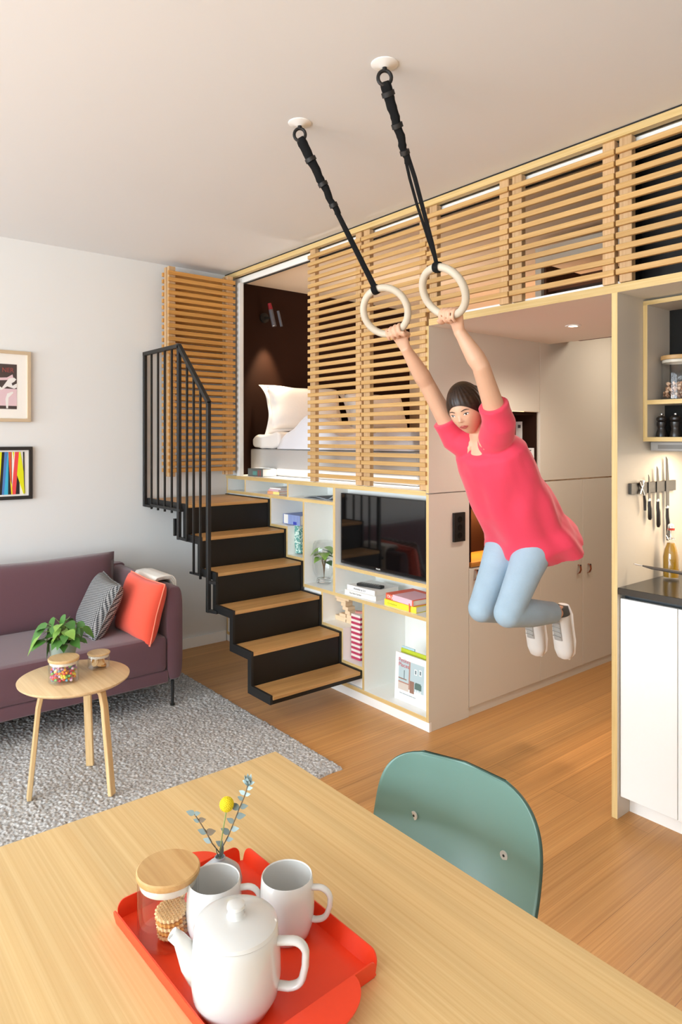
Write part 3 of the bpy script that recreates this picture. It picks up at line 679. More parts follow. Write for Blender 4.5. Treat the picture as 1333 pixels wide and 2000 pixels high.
# ------------------------------------------------------------- rug
def make_rug(x0, x1, y0, y1):
    st_ = .0046; nx = int((x1 - x0) / st_) + 1; ny = int((y1 - y0) / st_) + 1
    X, Yg = np.meshgrid(np.linspace(x0, x1, nx), np.linspace(y0, y1, ny), indexing='ij')
    cx, cy = .0170, .0138; rg = np.random.RandomState(3); gx = int((x1 - x0) / cx) + 4; gy = int((y1 - y0) / cy) + 4
    jx = rg.uniform(-.32, .32, (gx, gy)); jy = rg.uniform(-.32, .32, (gx, gy)); hh = rg.uniform(.6, 1.0, (gx, gy))
    I = np.floor((X - x0) / cx).astype(int); J = np.floor((Yg - y0) / cy).astype(int); H = np.zeros_like(X)
    for di in (-1, 0, 1):
        for dj in (-1, 0, 1):
            ii = np.clip(I + di, 0, gx - 1); jj = np.clip(J + dj, 0, gy - 1)
            px = x0 + (ii + .5 + jx[ii, jj] + .5 * (jj % 2)) * cx; py = y0 + (jj + .5 + jy[ii, jj]) * cy
            d2 = ((X - px) / (cx * .72)) ** 2 + ((Yg - py) / (cy * .72)) ** 2
            H = np.maximum(H, hh[ii, jj] * np.sqrt(np.clip(1 - d2, 0, 1)))
    Z = .006 + .0120 * H + .0015 * np.sin(X * 9) * np.sin(Yg * 7)
    edge = np.minimum(np.minimum(X - x0, x1 - X), np.minimum(Yg - y0, y1 - Yg)); Z = np.where(edge < 1e-6, .0005, Z)
    wob = .004 * np.sin(Yg * 31) * (X > x1 - .02); X = X + wob
    co_ = np.stack([X, Yg, Z], -1).reshape(-1, 3).astype('f')
    idx = np.arange(nx * ny).reshape(nx, ny); q = np.stack([idx[:-1, :-1], idx[1:, :-1], idx[1:, 1:], idx[:-1, 1:]], -1).reshape(-1, 4)
    me = bpy.data.meshes.new('rug'); me.vertices.add(len(co_)); me.vertices.foreach_set('co', co_.ravel())
    me.loops.add(q.size); me.loops.foreach_set('vertex_index', q.ravel().astype('i')); me.polygons.add(len(q))
    me.polygons.foreach_set('loop_start', np.arange(0, q.size, 4, dtype='i')); me.update(calc_edges=True); me.validate()
    me.materials.append(M['rug']); me.polygons.foreach_set('use_smooth', [True] * len(me.polygons))
    o = bpy.data.objects.new('rug', me); COL.objects.link(o); return o
tag(recentre(make_rug(-1.62, .022, -2.62, -.595)), 'chunky light grey looped wool rug under the coffee table', 'rug')

# ------------------------------------------------------------- sofa
RB = .0175
t = empty('sofa', (-1.6, -1.9, RB), 'plum coloured wool sofa with thin black legs against the left wall', 'sofa')
x0, x1, yR, yL = -2.075, -1.125, -.830, -2.95
MB().box(x0 + .02, x1, yL + .085, yR - .085, .155, .225, bev=.018, seg=3).build('base', 'sofa', t)
MB().box(x0 + .10, x1 + .008, yL + .085, yR - .096, .222, .420, bev=.045, seg=4).build('seat_cushion', 'sofa', t)
MB().box(x0, x0 + .10, yL, yR, .16, .70, bev=.03, seg=3).build('back', 'sofa', t)
for (a, c) in ((yR - .095, yR), (yL, yL + .095)):
    b = MB(); prof = []
    sgn = 1
    def armp(u, v, a=a, c=c):
        U = (0, .004, .015, .3, .6, .985, .996, 1.0)[int(round(u * 7))]; k_ = (.90, .97, 1, 1, 1, 1, .97, .90)[int(round(u * 7))]
        x = x0 + .02 + U * (x1 - x0 - .02)
        ang = v * 2 * PI; hy = (c - a) / 2 * k_; cy = (a + c) / 2; hz = .265 - (1 - k_) * .1; cz = .43 + .0 * u
        e = 4.5; cc, ss = math.cos(ang), math.sin(ang)
        yy = cy + hy * math.copysign(abs(cc) ** (2 / e), cc); zz = cz + hz * math.copysign(abs(ss) ** (2 / e), ss)
        if zz > cz: zz -= .012 * u
        return (x, yy, zz)
    vs = b.surf(armp, 8, 40, cv=True)
    b.bm.faces.new([vs[0][j] for j in range(40)]); b.bm.faces.new([vs[-1][39 - j] for j in range(40)])
    arm = b.build('armrest', 'sofa', t, ang=50)
def pillow_mesh(b, w, h, t_, nu=22, corner=.06, mi=0, seam=False):
    for sg in (1, -1):
        def f(u, v, sg=sg):
            a, c = 2 * u - 1, 2 * v - 1
            k = max(0, (1 - a ** 4)) * max(0, (1 - c ** 4)); th = t_ / 2 * (k ** .42)
            px = a * w / 2 * (1 - .07 * (1 - c * c) * 0 - .055 * (1 - abs(c)) * abs(a)); py = c * h / 2 * (1 - .055 * (1 - abs(a)) * abs(c))
            return (px, py, sg * th)
        b.surf(f, nu, nu, mi)
    bmesh.ops.remove_doubles(b.bm, verts=b.bm.verts, dist=.0008)
b = MB(); pillow_mesh(b, .98, .44, .20)
mx = frame((-1.83, -1.43, .585), (0, 1, 0), Vector((-.26, 0, .965)).normalized(), Vector((.965, 0, .26)).normalized())
b.build('back_cushion', 'sofa', t, xf=mx, ang=80)
b = MB(); pillow_mesh(b, .98, .44, .20); mx = frame((-1.83, -2.42, .585), (0, 1, 0), Vector((-.26, 0, .965)).normalized(), Vector((.965, 0, .26)).normalized())
b.build('back_cushion', 'sofa', t, xf=mx, ang=80)
for (lx, ly) in ((x1 - .02, yR - .055), (x1 - .02, yL + .06), (x0 + .06, yR - .055), (x0 + .06, yL + .06)):
    zb = RB if lx > -1.6 else 0.001
    MB().tube([(lx, ly, zb), (lx, ly, .158)], .0085, 12).tube([(lx, ly, zb), (lx, ly, zb + .006)], .013, 12).build('leg', 'black', t)
# scatter cushions
def cushion(name, w, h, th, mat, loc, xa, up, label, piping=None):
    xa = Vector(xa).normalized(); up = (Vector(up) - xa * Vector(up).dot(xa)).normalized(); n = xa.cross(up)
    o = empty(name, loc, label, 'cushion', 'scatter cushions on the sofa', world=False); o.matrix_world = frame(loc, xa, up, n)
    b = MB(); pillow_mesh(b, w, h, th, 30); b.build('cover', mat, o, ang=80)
    e = []
    for k in range(80):
        s = k / 80 * 4; q = int(s); f = (s - q) * 2 - 1
        a, c = [(f, -1), (1, f), (-f, 1), (-1, -f)][q]
        e.append((a * w / 2 * (1 - .055 * (1 - abs(c)) * abs(a)), c * h / 2 * (1 - .055 * (1 - abs(a)) * abs(c)), 0))
    MB().tube(e, .0035, 6, closed=True).build('piping', piping or mat, o)
    return o
cushion('cushion', .40, .33, .14, 'tweed', (-1.47, -1.185, .565), (1, -.12, -.03), (-.12, .44, .90), 'grey and black tweed cushion leaning on the sofa back', )
cushion('cushion', .40, .34, .13, 'coral', (-1.30, -1.01, .560), (1, .08, -.05), (-.04, .24, .97), 'coral orange cushion between the tweed one and the armrest', col('piping_light', '#f58a6e'))
# throw over the armrest
t = empty('throw_blanket', (-1.42, -.878, .6), 'folded cream wool throw hanging over the right armrest', 'blanket')
for k, (dy, xx) in enumerate(((.0, 0), (.008, .006), (.016, .012))):
    pts = []
    yc, hw, zt = -.8775, .053 + dy * .8, .700 + dy
    prof = [(-hw, zt - .16 + k * .01), (-hw, zt - .06), (-hw * .97, zt - .02), (-hw * .7, zt + .002), (0, zt + .007), (hw * .7, zt + .002), (hw * .97, zt - .02), (hw, zt - .07), (hw, zt - .20 + k * .01)]
    b = MB(); b.surf(lambda u, v: (-1.57 + xx + u * (.30), yc + np.interp(v * 8, range(9), [p[0] for p in prof]), np.interp(v * 8, range(9), [p[1] for p in prof])), 6, 41)
    o = b.build('fold', 'throw', t, ang=80); s_ = o.modifiers.new('thickness', 'SOLIDIFY'); s_.thickness = .007; s_.offset = 1

# ------------------------------------------------------------- coffee table
RT = .0165
ct = (-.552, -1.618); TZ = .50
t = empty('coffee_table', (ct[0], ct[1], RT), 'small round birch coffee table with three bent legs on the grey rug', 'table')
MB().lathe([(0, TZ - .018), (.212, TZ - .018), (.226, TZ - .008), (.228, TZ - .001), (.226, TZ), (0, TZ)], (ct[0], ct[1], 0), 72).build('tabletop', 'birch', t)
for (fx, fy) in ((-.578, -1.795), (-.722, -1.492), (-.398, -1.512)):
    d = Vector((fx - ct[0], fy - ct[1], 0)); L = d.length; d.normalize(); side = Vector((-d.y, d.x, 0)); c = Vector((ct[0], ct[1], 0))
    P = [c + d * .025 + Vector((0, 0, TZ - .028)), c + d * (L * .45) + Vector((0, 0, TZ - .028)), c + d * (L * .62) + Vector((0, 0, TZ - .034)), c + d * (L * .74) + Vector((0, 0, TZ - .058)), c + d * (L * .80) + Vector((0, 0, TZ - .11)), c + d * L + Vector((0, 0, RT))]
    b = MB(); vs = []
    wd, th = .034, .018
    for i, p in enumerate(P):
        tn = (P[min(i + 1, 5)] - P[max(i - 1, 0)]).normalized(); nn = side.cross(tn).normalized()
        vs.append([b.bm.verts.new(p + side * (wd / 2 * a) + nn * (th / 2 * e)) for a, e in ((-1, -1), (1, -1), (1, 1), (-1, 1))])
    for i in range(5):
        for j in range(4): b.bm.faces.new((vs[i][j], vs[i][(j + 1) % 4], vs[i + 1][(j + 1) % 4], vs[i + 1][j]))
    b.bm.faces.new(vs[0]); b.bm.faces.new(list(reversed(vs[-1])))
    leg = b.build('leg', 'birchz', t, ang=40); bv = leg.modifiers.new('round', 'BEVEL'); bv.width = .003; bv.segments = 2; bv.limit_method = 'ANGLE'
# candy jar
def glass_jar(c, r, h, lid_h, label, lidm, cat='jar', group=None):
    t = empty('glass_jar', c, label, cat, group)
    MB().lathe([(0, .001), (r - .003, .001), (r, .004), (r, h - .003), (r - .0015, h), (r - .003, h - .003), (r - .003, .006), (0, .006)], c, 48).build('glass', 'glass', t)
    l = MB().lathe([(0, h + .001), (r + .0005, h + .001), (r + .002, h + .004), (r + .002, h + lid_h - .002), (r, h + lid_h), (0, h + lid_h)], c, 48).build('lid', lidm, t)
    MB().lathe([(r - .0045, h - .012), (r - .0032, h - .010), (r - .0032, h - .004), (r - .0045, h), (r - .008, h), (r - .008, h - .012), (r - .0045, h - .012)], c, 40).build('seal', 'silicone', l)
    return t
c = (-.520, -1.672, TZ + .0005)
t = glass_jar(c, .0605, .088, .013, 'glass jar of colourful sweets on the coffee table', 'lidply', group='lidded glass jars on the coffee table')
cols = ['#e8553f', '#f2a03a', '#f0df55', '#7fc26a', '#e07fa8', '#a678b8', '#6fb0c8', '#e8c9d0', '#d04050']
mats = [col('candy_%d' % i, h_, .3) for i, h_ in enumerate(cols)]
b = MB(); rr = random.Random(5)
pts = []
while len(pts) < 230:
    a = rr.uniform(0, 2 * PI); r_ = .049 * math.sqrt(rr.random()); z = .012 + .056 * rr.random()
    if z > .045 + .02 * (1 - r_ / .05) + .01: continue
    pts.append((c[0] + r_ * math.cos(a), c[1] + r_ * math.sin(a), c[2] + z))
for p in pts: b.ball(p, (.0062, .0062, .0058), 8, mi=rr.randrange(9))
o = b.build('sweets', mats, t); o['kind'] = 'stuff'
# biscuit jar
c = (-.600, -1.496, TZ + .0005)
t = glass_jar(c, .047, .060, .009, 'small glass jar of round biscuits at the back of the coffee table', 'lidply', group='lidded glass jars on the coffee table')
def disc(c, r, th, axis, mat, name, parent, n=28, scal=0.0):
    a = Vector(axis).normalized(); q = a.to_track_quat('Z', 'Y').to_matrix().to_4x4(); q.translation = c
    b = MB(); prof = [(0, -th / 2), (r * .95, -th / 2), (r, -th / 4), (r, th / 4), (r * .95, th / 2), (0, th / 2)]
    b.lathe(prof, (0, 0, 0), n, mat=q)
    return b.build(name, mat, parent)
for k in range(5):
    a = k * 1.25; m_ = 'wafer' if k % 2 == 0 else 'cookie'
    disc(Vector(c) + Vector((.018 * math.cos(a), .018 * math.sin(a), .028 + .004 * (k % 2))), .020, .007, (math.cos(a), math.sin(a), .35), m_, 'biscuit', t)
for k in range(3): disc(Vector(c) + Vector((.008 * (k - 1), .01, .011 + .0 * k)), .021, .007, (0, .1 * k, 1), 'cookie', 'biscuit', t)
# potted plant
c = Vector((-.668, -1.632, TZ + .0005))
t = empty('potted_plant', c, 'leafy green plant in a grey-green pot on the coffee table', 'plant')
MB().lathe([(0, 0), (.040, 0), (.044, .003), (.044, .014), (.041, .018), (.041, .014), (0, .012)], c, 40).build('saucer', 'pot', t)
MB().lathe([(0, .014), (.038, .014), (.042, .016), (.065, .126), (.067, .130), (.064, .132), (.061, .128), (.058, .112), (0, .112)], c, 44).build('pot', 'pot', t)
MB().lathe([(0, .118), (.059, .115)], c, 24).build('soil', 'soil', t)
rr = random.Random(11)
specs = []
for k in range(46):
    a = rr.uniform(0, 2 * PI); out = rr.uniform(.005, .078); hgt = rr.uniform(.150, .225) - out * .3
    specs.append((a, out, hgt, rr.uniform(.046, .066)))
R_ = Vector((.6315, .7754, 0)); F_ = Vector((.7754, -.6315, 0))
specs2 = [(R_ * .078 + Vector((0, 0, .215)), .050), (R_ * .095 + F_ * .01 + Vector((0, 0, .19)), .055), (R_ * -.070 + Vector((0, 0, .205)), .085), (R_ * -.075 + F_ * .03 + Vector((0, 0, .175)), .085), (R_ * .01 + Vector((0, 0, .245)), .06), (R_ * -.035 + Vector((0, 0, .23)), .08), (R_ * -.03 + F_ * .045 + Vector((0, 0, .155)), .065)]
b = MB()
ends = []
for (a, out, hgt, L) in specs:
    e = c + Vector((out * math.cos(a), out * math.sin(a), hgt)); ends.append((e, Vector((math.cos(a), math.sin(a), -.25)), L))
for v, L in specs2: ends.append((c + v, Vector((v.x, v.y, -.06)).normalized() + Vector((0, 0, -.5)), L))
for e, d, L in ends:
    base = c + Vector((rr.uniform(-.02, .02), rr.uniform(-.02, .02), .118)); mid = (base + e) / 2 + Vector((0, 0, .03))
    b.tube([base, mid, e], [.0018, .0015, .001], 5)
b.build('stems', 'stem', t)
for i, (e, d, L) in enumerate(ends):
    b = MB(); leaf(b, e, Vector(d) + Vector((rr.uniform(-.7, .7), rr.uniform(-.7, .7), rr.uniform(-.1, .5))), (rr.uniform(-.5, .5), rr.uniform(-.8, .2), 1), L, L * .78, .45, fold=.12); b.build('leaf', 'leaf2' if i % 4 == 1 else 'leaf', t)

# ------------------------------------------------------------- pictures on the left wall
def picture(name, y1, wd, z0, z1, fr, fw, label, mat_w):
    t = empty(name, (XL, y1 - wd / 2, z0), label, 'picture'); x = XL + .0005; b = MB(); d = .022; y0 = y1 - wd
    for q in ((y0, y1, z0, z0 + fw), (y0, y1, z1 - fw, z1), (y0, y0 + fw, z0 + fw, z1 - fw), (y1 - fw, y1, z0 + fw, z1 - fw)): b.box(x, x + d, q[0], q[1], q[2], q[3], bev=.001, seg=1)
    b.build('frame', fr, t); MB().box(x, x + .010, y0 + fw, y1 - fw, z0 + fw, z1 - fw).build('mount', 'paper', t, sharp=True)
    return t, x + .0104
t, px = picture('framed_poster', -1.395, .33, 1.628, 2.066, col('pale_frame', '#cbb494'), .020, 'pale wood framed print of pink and black shapes, upper picture on the left wall', .06)
y1, y0 = -1.475, -1.645; zb, zt = 1.706, 1.982
def flat(name, polys, mat, d=.0006):
    b = MB()
    for poly in polys: b.prism(poly, 'x', px, px + d)
    return b.build(name, mat, t, sharp=True)
flat('print_ground', [[(y0, zb), (y1, zb), (y1, zt), (y0, zt)]], col('print_dark', '#4a3d3a'))
flat('print_pink', [[(y0, zb + .02), (y1, zb + .02), (y1, zb + .125), (y0, zb + .125)], [(y0, 1.89), (-1.53, 1.90), (-1.50, 1.92), (-1.495, 1.90), (-1.515, 1.885), (y0, 1.875)]], col('print_rose', '#e0c2c8'), .0010)
flat('print_white', [[(y0, 1.84), (-1.60, 1.862), (-1.56, 1.835), (-1.55, 1.85), (-1.52, 1.895), (-1.49, 1.90), (-1.478, 1.89), (-1.49, 1.875), (-1.505, 1.865), (-1.50, 1.85), (-1.485, 1.86), (-1.475, 1.865), (-1.475, 1.84), (-1.49, 1.832), (-1.53, 1.845), (-1.56, 1.822), (y0, 1.82)],
                     [(-1.535, zb + .004), (-1.525, zb + .004), (-1.522, zb + .07), (-1.495, zb + .10), (-1.50, zb + .108), (-1.53, zb + .095), (-1.54, zb + .06)]], col('print_white', '#ece8e4'), .0014)
text_mesh('poster_lettering', 'NER', .040, 'poster_red' if col('poster_red', '#9c4a42') else '', frame((px + .0012, -1.492, 1.932), (0, 1, 0), (0, 0, 1), (1, 0, 0)), t, align='RIGHT', sx=.9)
t, px = picture('framed_poster', -1.385, .33, 1.148, 1.474, col('black_frame', '#26211e'), .021, 'black framed print of coloured slanting stripes, lower picture on the left wall', .02)
ya, yb_, z0, z1 = -1.690, -1.424, 1.180, 1.442; H_ = z1 - z0
flat('stripe_ground', [[(ya, z0), (yb_ - .035, z0), (yb_ - .035, z1), (ya, z1)]], col('stripe_black', '#231f1e'))
def st_(name, mat, quads, d=.0010):
    flat(name, [[(a, z1), (b_, z1), (c_, z0), (d_, z0)] for (a, b_, c_, d_) in quads], mat, d)
st_('stripe_blue', col('stripe_blue', '#4f7fbf'), [(-1.545, -1.53, -1.54, -1.56)], .0012)
st_('stripe_cyan', col('stripe_cyan', '#3fb4d8'), [(-1.528, -1.522, -1.525, -1.548), (-1.64, -1.62, -1.60, -1.625)], .0014)
st_('stripe_orange', col('stripe_orange', '#e0603c'), [(-1.524, -1.506, -1.505, -1.508)], .0016)
st_('stripe_white', col('stripe_white', '#f2ece6'), [(-1.504, -1.486, -1.490, -1.502)], .0018)
st_('stripe_red', col('stripe_red', '#ee4a4c'), [(-1.485, -1.462, -1.482, -1.505)], .0020)
flat('stripe_yellow', [[(-1.463, z1), (-1.455, z1), (-1.436, z0 + .14), (-1.426, z0 + .005), (-1.437, z0), (-1.474, z0 + .12)], [(-1.57, z1), (-1.56, z1), (-1.575, z0), (-1.60, z0)], [(-1.50, z1), (-1.49, z1), (-1.494, z1 - .05)], [(-1.512, z0 + .09), (-1.503, z0 + .06), (-1.500, z0), (-1.506, z0)]], col('stripe_yellow', '#e4e412'), .0024)
st_('stripe_thin', 'stripe_black', [(-1.440, -1.432, -1.430, -1.432)], .0026)
# ------------------------------------------------------------- bed in the loft
t = empty('mattress', (-1.1, 1.0, 1.25), 'thick grey upholstered mattress lying in the loft', 'mattress')
MB().box(-2.068, -.27, .195, 1.90, 1.252, 1.447, bev=.02, seg=3).build('body', 'matt', t)
MB().tube([(-2.05, .193, 1.44), (-.28, .193, 1.44)], .003, 6).build('piping', 'matt', t)
t = empty('duvet', (-1.0, .9, 1.447), 'rumpled grey-white duvet bunched up on the mattress', 'duvet')
def duv(u, v):
    x = -1.69 + u * 1.38; y = .20 + v * .93
    lump = .165 * math.exp(-((x + 1.38) / .22) ** 2 - ((y - .34) / .22) ** 2) + .05 * math.exp(-((x + .5) / .3) ** 2)
    e = min(1, min(u, 1 - u) * 14, min(v, 1 - v) * 22); e = math.sqrt(max(0, 1 - (1 - e) ** 2))
    return (x, y - .012 * (1 - e), 1.45 + e * (.085 + lump + .009 * math.sin(x * 23 + y * 9) + .007 * math.sin(y * 31 - x * 14)))
b = MB(); b.surf(duv, 60, 60); b.build('cover', 'linen_l', t, ang=80)
t = empty('folded_blanket', (-1.87, .5, 1.447), 'folded white bedding at the head of the loft bed', 'blanket')
def roll(u, v):
    a = u * 2 * PI; x = -1.868 + math.copysign(abs(math.cos(a)) ** .55, math.cos(a)) * .185; z = 1.503 + math.copysign(abs(math.sin(a)) ** .6, math.sin(a)) * .053
    z += .03 * max(0, (x + 1.87) / .2) * (z > 1.5) + .004 * math.sin(x * 50 + v * 5)
    return (x, .20 + v * .66, max(1.449, z))
b = MB(); vs = b.surf(roll, 40, 14, cu=True); b.bm.faces.new([vs[i][0] for i in range(40)]); b.bm.faces.new([vs[39 - i][13] for i in range(40)])
o = b.build('cover', 'linen', t, ang=60); bv = o.modifiers.new('soft', 'BEVEL'); bv.width = .02; bv.segments = 3; bv.limit_method = 'ANGLE'; bv.angle_limit = 1.0
def bed_pillow(loc, xa, up, w, h, th, label):
    xa = Vector(xa).normalized(); up = (Vector(up) - xa * Vector(up).dot(xa)).normalized(); n = xa.cross(up)
    o = empty('pillow', loc, label, 'pillow', 'white pillows on the loft bed', world=False); o.matrix_world = frame(loc, xa, up, n)
    b = MB(); pillow_mesh(b, w, h, th, 30); b.build('case', 'linen', o, ang=80)
    b = MB()
    def fl(u, v):
        a, c = 2 * u - 1, 2 * v - 1
        return (a * w / 2 * (1.04 + .10 * (a * c) ** 2), c * h / 2 * (1.02 + .16 * (a * c) ** 2), .004 * math.sin(a * 9 + c * 7) - .05 * (a * c) ** 4)
    b.surf(fl, 24, 24)
    f_ = b.build('flange', 'linen', o, ang=80); s_ = f_.modifiers.new('thickness', 'SOLIDIFY'); s_.thickness = .004
    return o
bed_pillow((-1.885, .585, 1.755), (.12, 1, -.02), (-.30, -.10, .95), .62, .345, .17, 'white flanged pillow standing tilted against the dark headboard')
bed_pillow((-1.86, 1.32, 1.735), (.02, 1, 0), (-.30, .0, .95), .62, .34, .18, 'white pillow behind the left tall screen')
# a wall lamp at the headboard
t = empty('reading_lamp', (-2.06, .33, 2.40), 'small black reading lamp with a dark red cap on the brown headboard', 'lamp')
MB().tube([(-2.0745, .320, 2.47), (-2.055, .320, 2.47)], .038, 24).tube([(-2.06, .32, 2.47), (-2.005, .335, 2.465)], .009, 10).build('wall_plate', 'black_panel', t)
MB().tube([(-1.975, .355, 2.395), (-1.995, .335, 2.525)], .018, 20).tube([(-1.935, .395, 2.395), (-1.955, .375, 2.515)], .011, 16).build('lamp_head', col('lamp_grey', '#55545a'), t)
MB().tube([(-1.995, .335, 2.526), (-2.003, .327, 2.575)], [.018, .014], 20).build('cap', col('lamp_red', '#8c1424'), t)
# small bedside table lamp glow behind the second screen
t = empty('bedside_lamp', (-.45, 1.35, 1.56), 'small bedside lamp with a pale shade behind the right tall screen', 'lamp')
MB().box(-.62, -.30, 1.15, 1.55, 1.60, 1.62).box(-.62, -.30, 1.60, 1.62, 1.45, 1.62).build('ledge', 'brown', t, sharp=True)
MB().lathe([(.0, .0), (.04, .0), (.04, .01), (.006, .012), (.006, .06)], (-.45, 1.35, 1.621), 24).build('base', 'black', t)
MB().lathe([(.055, .05), (.05, .15), (.048, .15), (.053, .05)], (-.45, 1.35, 1.621), 24).build('lamp_shade', plain('shade_glow', '#ffe9c9', .6, emit=('#ffd9a0', 2.5)), t)

# ------------------------------------------------------------- kitchen at the right
KX = 1.032
t = empty('kitchen_upright', (1.02, .31, 0), 'tall plywood-edged upright between the corridor and the kitchen', 'panel')
MB().box(1.008, KX, 0, .62, 0, 2.108, edge=1).build('board', ['kit_grey', 'plyz'], t, sharp=True)
t = empty('kitchen_cabinet', (2.2, .3, 0), 'white kitchen base cabinet with handleless doors next to the upright', 'cabinet')
MB().box(KX + .001, XR - .01, .04, .60, .085, .86).build('carcass', 'white', t, sharp=True)
MB().box(KX + .001, XR - .01, .095, .11, 0, .085).build('plinth', 'white', t, sharp=True)
MB().box(KX + .001, XR - .01, .06, .60, .86, .900).build('grip_channel', 'counteredge', t, sharp=True)
e = [1.034, 1.262, 1.75, 2.24, 2.73, 3.22, 3.70]
for i in range(6): MB().box(e[i] + .001, e[i + 1] - .002, .018, .038, .087, .882, bev=.001, seg=1).build('door', 'door_white', t)
t = empty('worktop', (2.2, .3, .9), 'glossy black kitchen worktop with a thin front edge', 'worktop')
MB().box(KX + .001, XR - .01, .002, .62, .9005, .927, bev=.0015, seg=1).build('slab', 'counter', t)
# open wall shelf
sh = empty('wall_shelf', (2.2, .4, 1.51), 'open plywood-edged wall shelf over the worktop holding the storage jar and mills', 'shelf')
X2 = 3.2
for (a, b_, c_, d_, nm) in [(KX + .001, X2, 2.080, 2.098, 'shelf_board'), (KX + .019, X2 - .02, 1.665, 1.683, 'shelf_board'), (KX + .001, X2, 1.511, 1.529, 'shelf_board')]:
    MB().box(a, b_, .207, .60, c_, d_, edge=1).build(nm, ['kit_grey', 'ply'], sh, sharp=True)
for (a, b_) in ((KX + .001, KX + .019), (X2 - .018, X2)): MB().box(a, b_, .2065, .60, 1.529, 2.080, edge=1).build('side_panel', ['kit_grey', 'plyz'], sh, sharp=True)
MB().box(KX + .019, X2 - .018, .405, .415, 1.683, 2.080).box(KX + .019, X2 - .018, .36, .37, 1.529, 1.665).build('back_panel', 'chalk', sh, sharp=True)
t = empty('cooker_hood', (1.6, .4, 1.46), 'slim grey hood under the wall shelf', 'hood')
MB().box(KX + .012, 2.2, .245, .59, 1.470, 1.510, bev=.004, seg=1).build('body', col('hood_grey', '#9d9a95'), t)
MB().box(KX + .045, 2.1, .2442, .2452, 1.480, 1.497).build('grille', col('hood_slot', '#77746f'), t, sharp=True)
# storage jar and pepper mills
c = Vector((1.125, .315, 1.6835))
t = glass_jar(c, .062, .168, .018, 'tall glass jar half full of rolled oats on the upper kitchen shelf', 'bamboo')
b = MB(); rr = random.Random(4)
for k in range(170):
    a = rr.uniform(0, 2 * PI); r_ = .050 * math.sqrt(rr.random()); z = .012 + .06 * rr.random()
    mx = Matrix.Rotation(rr.uniform(0, 3), 4, 'X') @ Matrix.Rotation(rr.uniform(0, 3), 4, 'Y'); b.ball(c + Vector((r_ * math.cos(a), r_ * math.sin(a), z)), (.0085, .0065, .005), 8, mi=k % 3, mat=mx)
o = b.build('cereal', [col('oat_a', '#dcb899'), col('oat_b', '#b98a66'), col('oat_c', '#8c6248')], t); o['kind'] = 'stuff'
def mill(c, label):
    t = empty('pepper_mill', c, label, 'mill', 'black mills on the lower kitchen shelf')
    MB().lathe([(0, 0), (.022, 0), (.0225, .006), (.020, .022), (.016, .034), (.0165, .040), (.020, .050), (.020, .062), (.015, .066), (0, .066)], c, 32).build('body', col('mill_black', '#221c18', .3), t)
    MB().lathe([(0, .067), (.018, .067), (.0215, .072), (.021, .080), (.014, .087), (0, .088)], c, 32).build('cap', 'mill_black', t)
    MB().lathe([(0, .088), (.004, .088), (.006, .092), (.006, .097), (0, .100)], c, 20).build('finial', 'chrome', t)
mill(Vector((1.082, .268, 1.5295)), 'black turned mill nearest the upright on the lower kitchen shelf')
mill(Vector((1.139, .268, 1.5295)), 'black turned mill closer to the picture edge on the lower kitchen shelf')
# magnetic strip and knives on the upright
t = empty('knife_rack', (KX, .28, 1.29), 'steel magnetic knife strip on the side of the kitchen upright', 'rack')
MB().box(KX + .0005, KX + .014, .086, .475, 1.295, 1.340, bev=.001, seg=1).build('strip', 'steel', t)
def knife(y, zt, zh, zb, label, wd=.016):
    x = KX + .0165
    t = empty('knife', (x, y, zb), label, 'knife', 'knives on the magnetic strip')
    MB().prism([(y - wd * .25, zh), (y + wd, zh + .002), (y + wd * .95, zh + (zt - zh) * .55), (y + wd * .4, zt - .012), (y - wd * .25, zt)], 'x', x - .0012, x + .0012).build('blade', 'steel', t, sharp=True)
    MB().tube([(x, y + wd * .35, zh - .008), (x, y + wd * .35, zh + .004)], [(.009, .005), (.007, .003)], 10, side=(0, 1, 0)).build('bolster', 'chrome', t)
    h = zh - zb
    MB().tube([(x, y + wd * .3, zh - .006), (x, y + wd * .32, zh - h * .3), (x + .001, y + wd * .5, zh - h * .45), (x + .001, y + wd * .55, zh - h * .9), (x, y + wd * .5, zb)], [(.007, .006), (.0085, .007), (.0105, .0075), (.0115, .008), (.006, .005)], 12, side=(0, 1, 0)).build('handle', 'mill_black', t)
knife(.225, 1.372, 1.268, 1.182, 'smallest black-handled knife on the magnetic strip', .014)
knife(.298, 1.405, 1.262, 1.145, 'middle-sized black-handled knife on the magnetic strip', .017)
knife(.382, 1.445, 1.228, 1.080, 'longest black-handled knife hanging nearest the bottle', .022)
t = empty('can_opener', (KX + .02, .155, 1.22), 'small steel and black corkscrew opener at the left end of the strip', 'opener')
x = KX + .021
MB().tube([(x, .138, 1.345), (x, .168, 1.300), (x, .176, 1.285)], [.004, .005, .004], 10).tube([(x, .172, 1.348), (x, .142, 1.295)], .004, 8).tube([(x, .156, 1.352), (x, .160, 1.33)], .0075, 14).build('frame', 'chrome', t)
MB().tube([(x, .176, 1.288), (x, .183, 1.262), (x, .183, 1.225)], [(.006, .005), (.008, .006), (.007, .005)], 12, side=(0, 1, 0)).build('handle', 'mill_black', t)
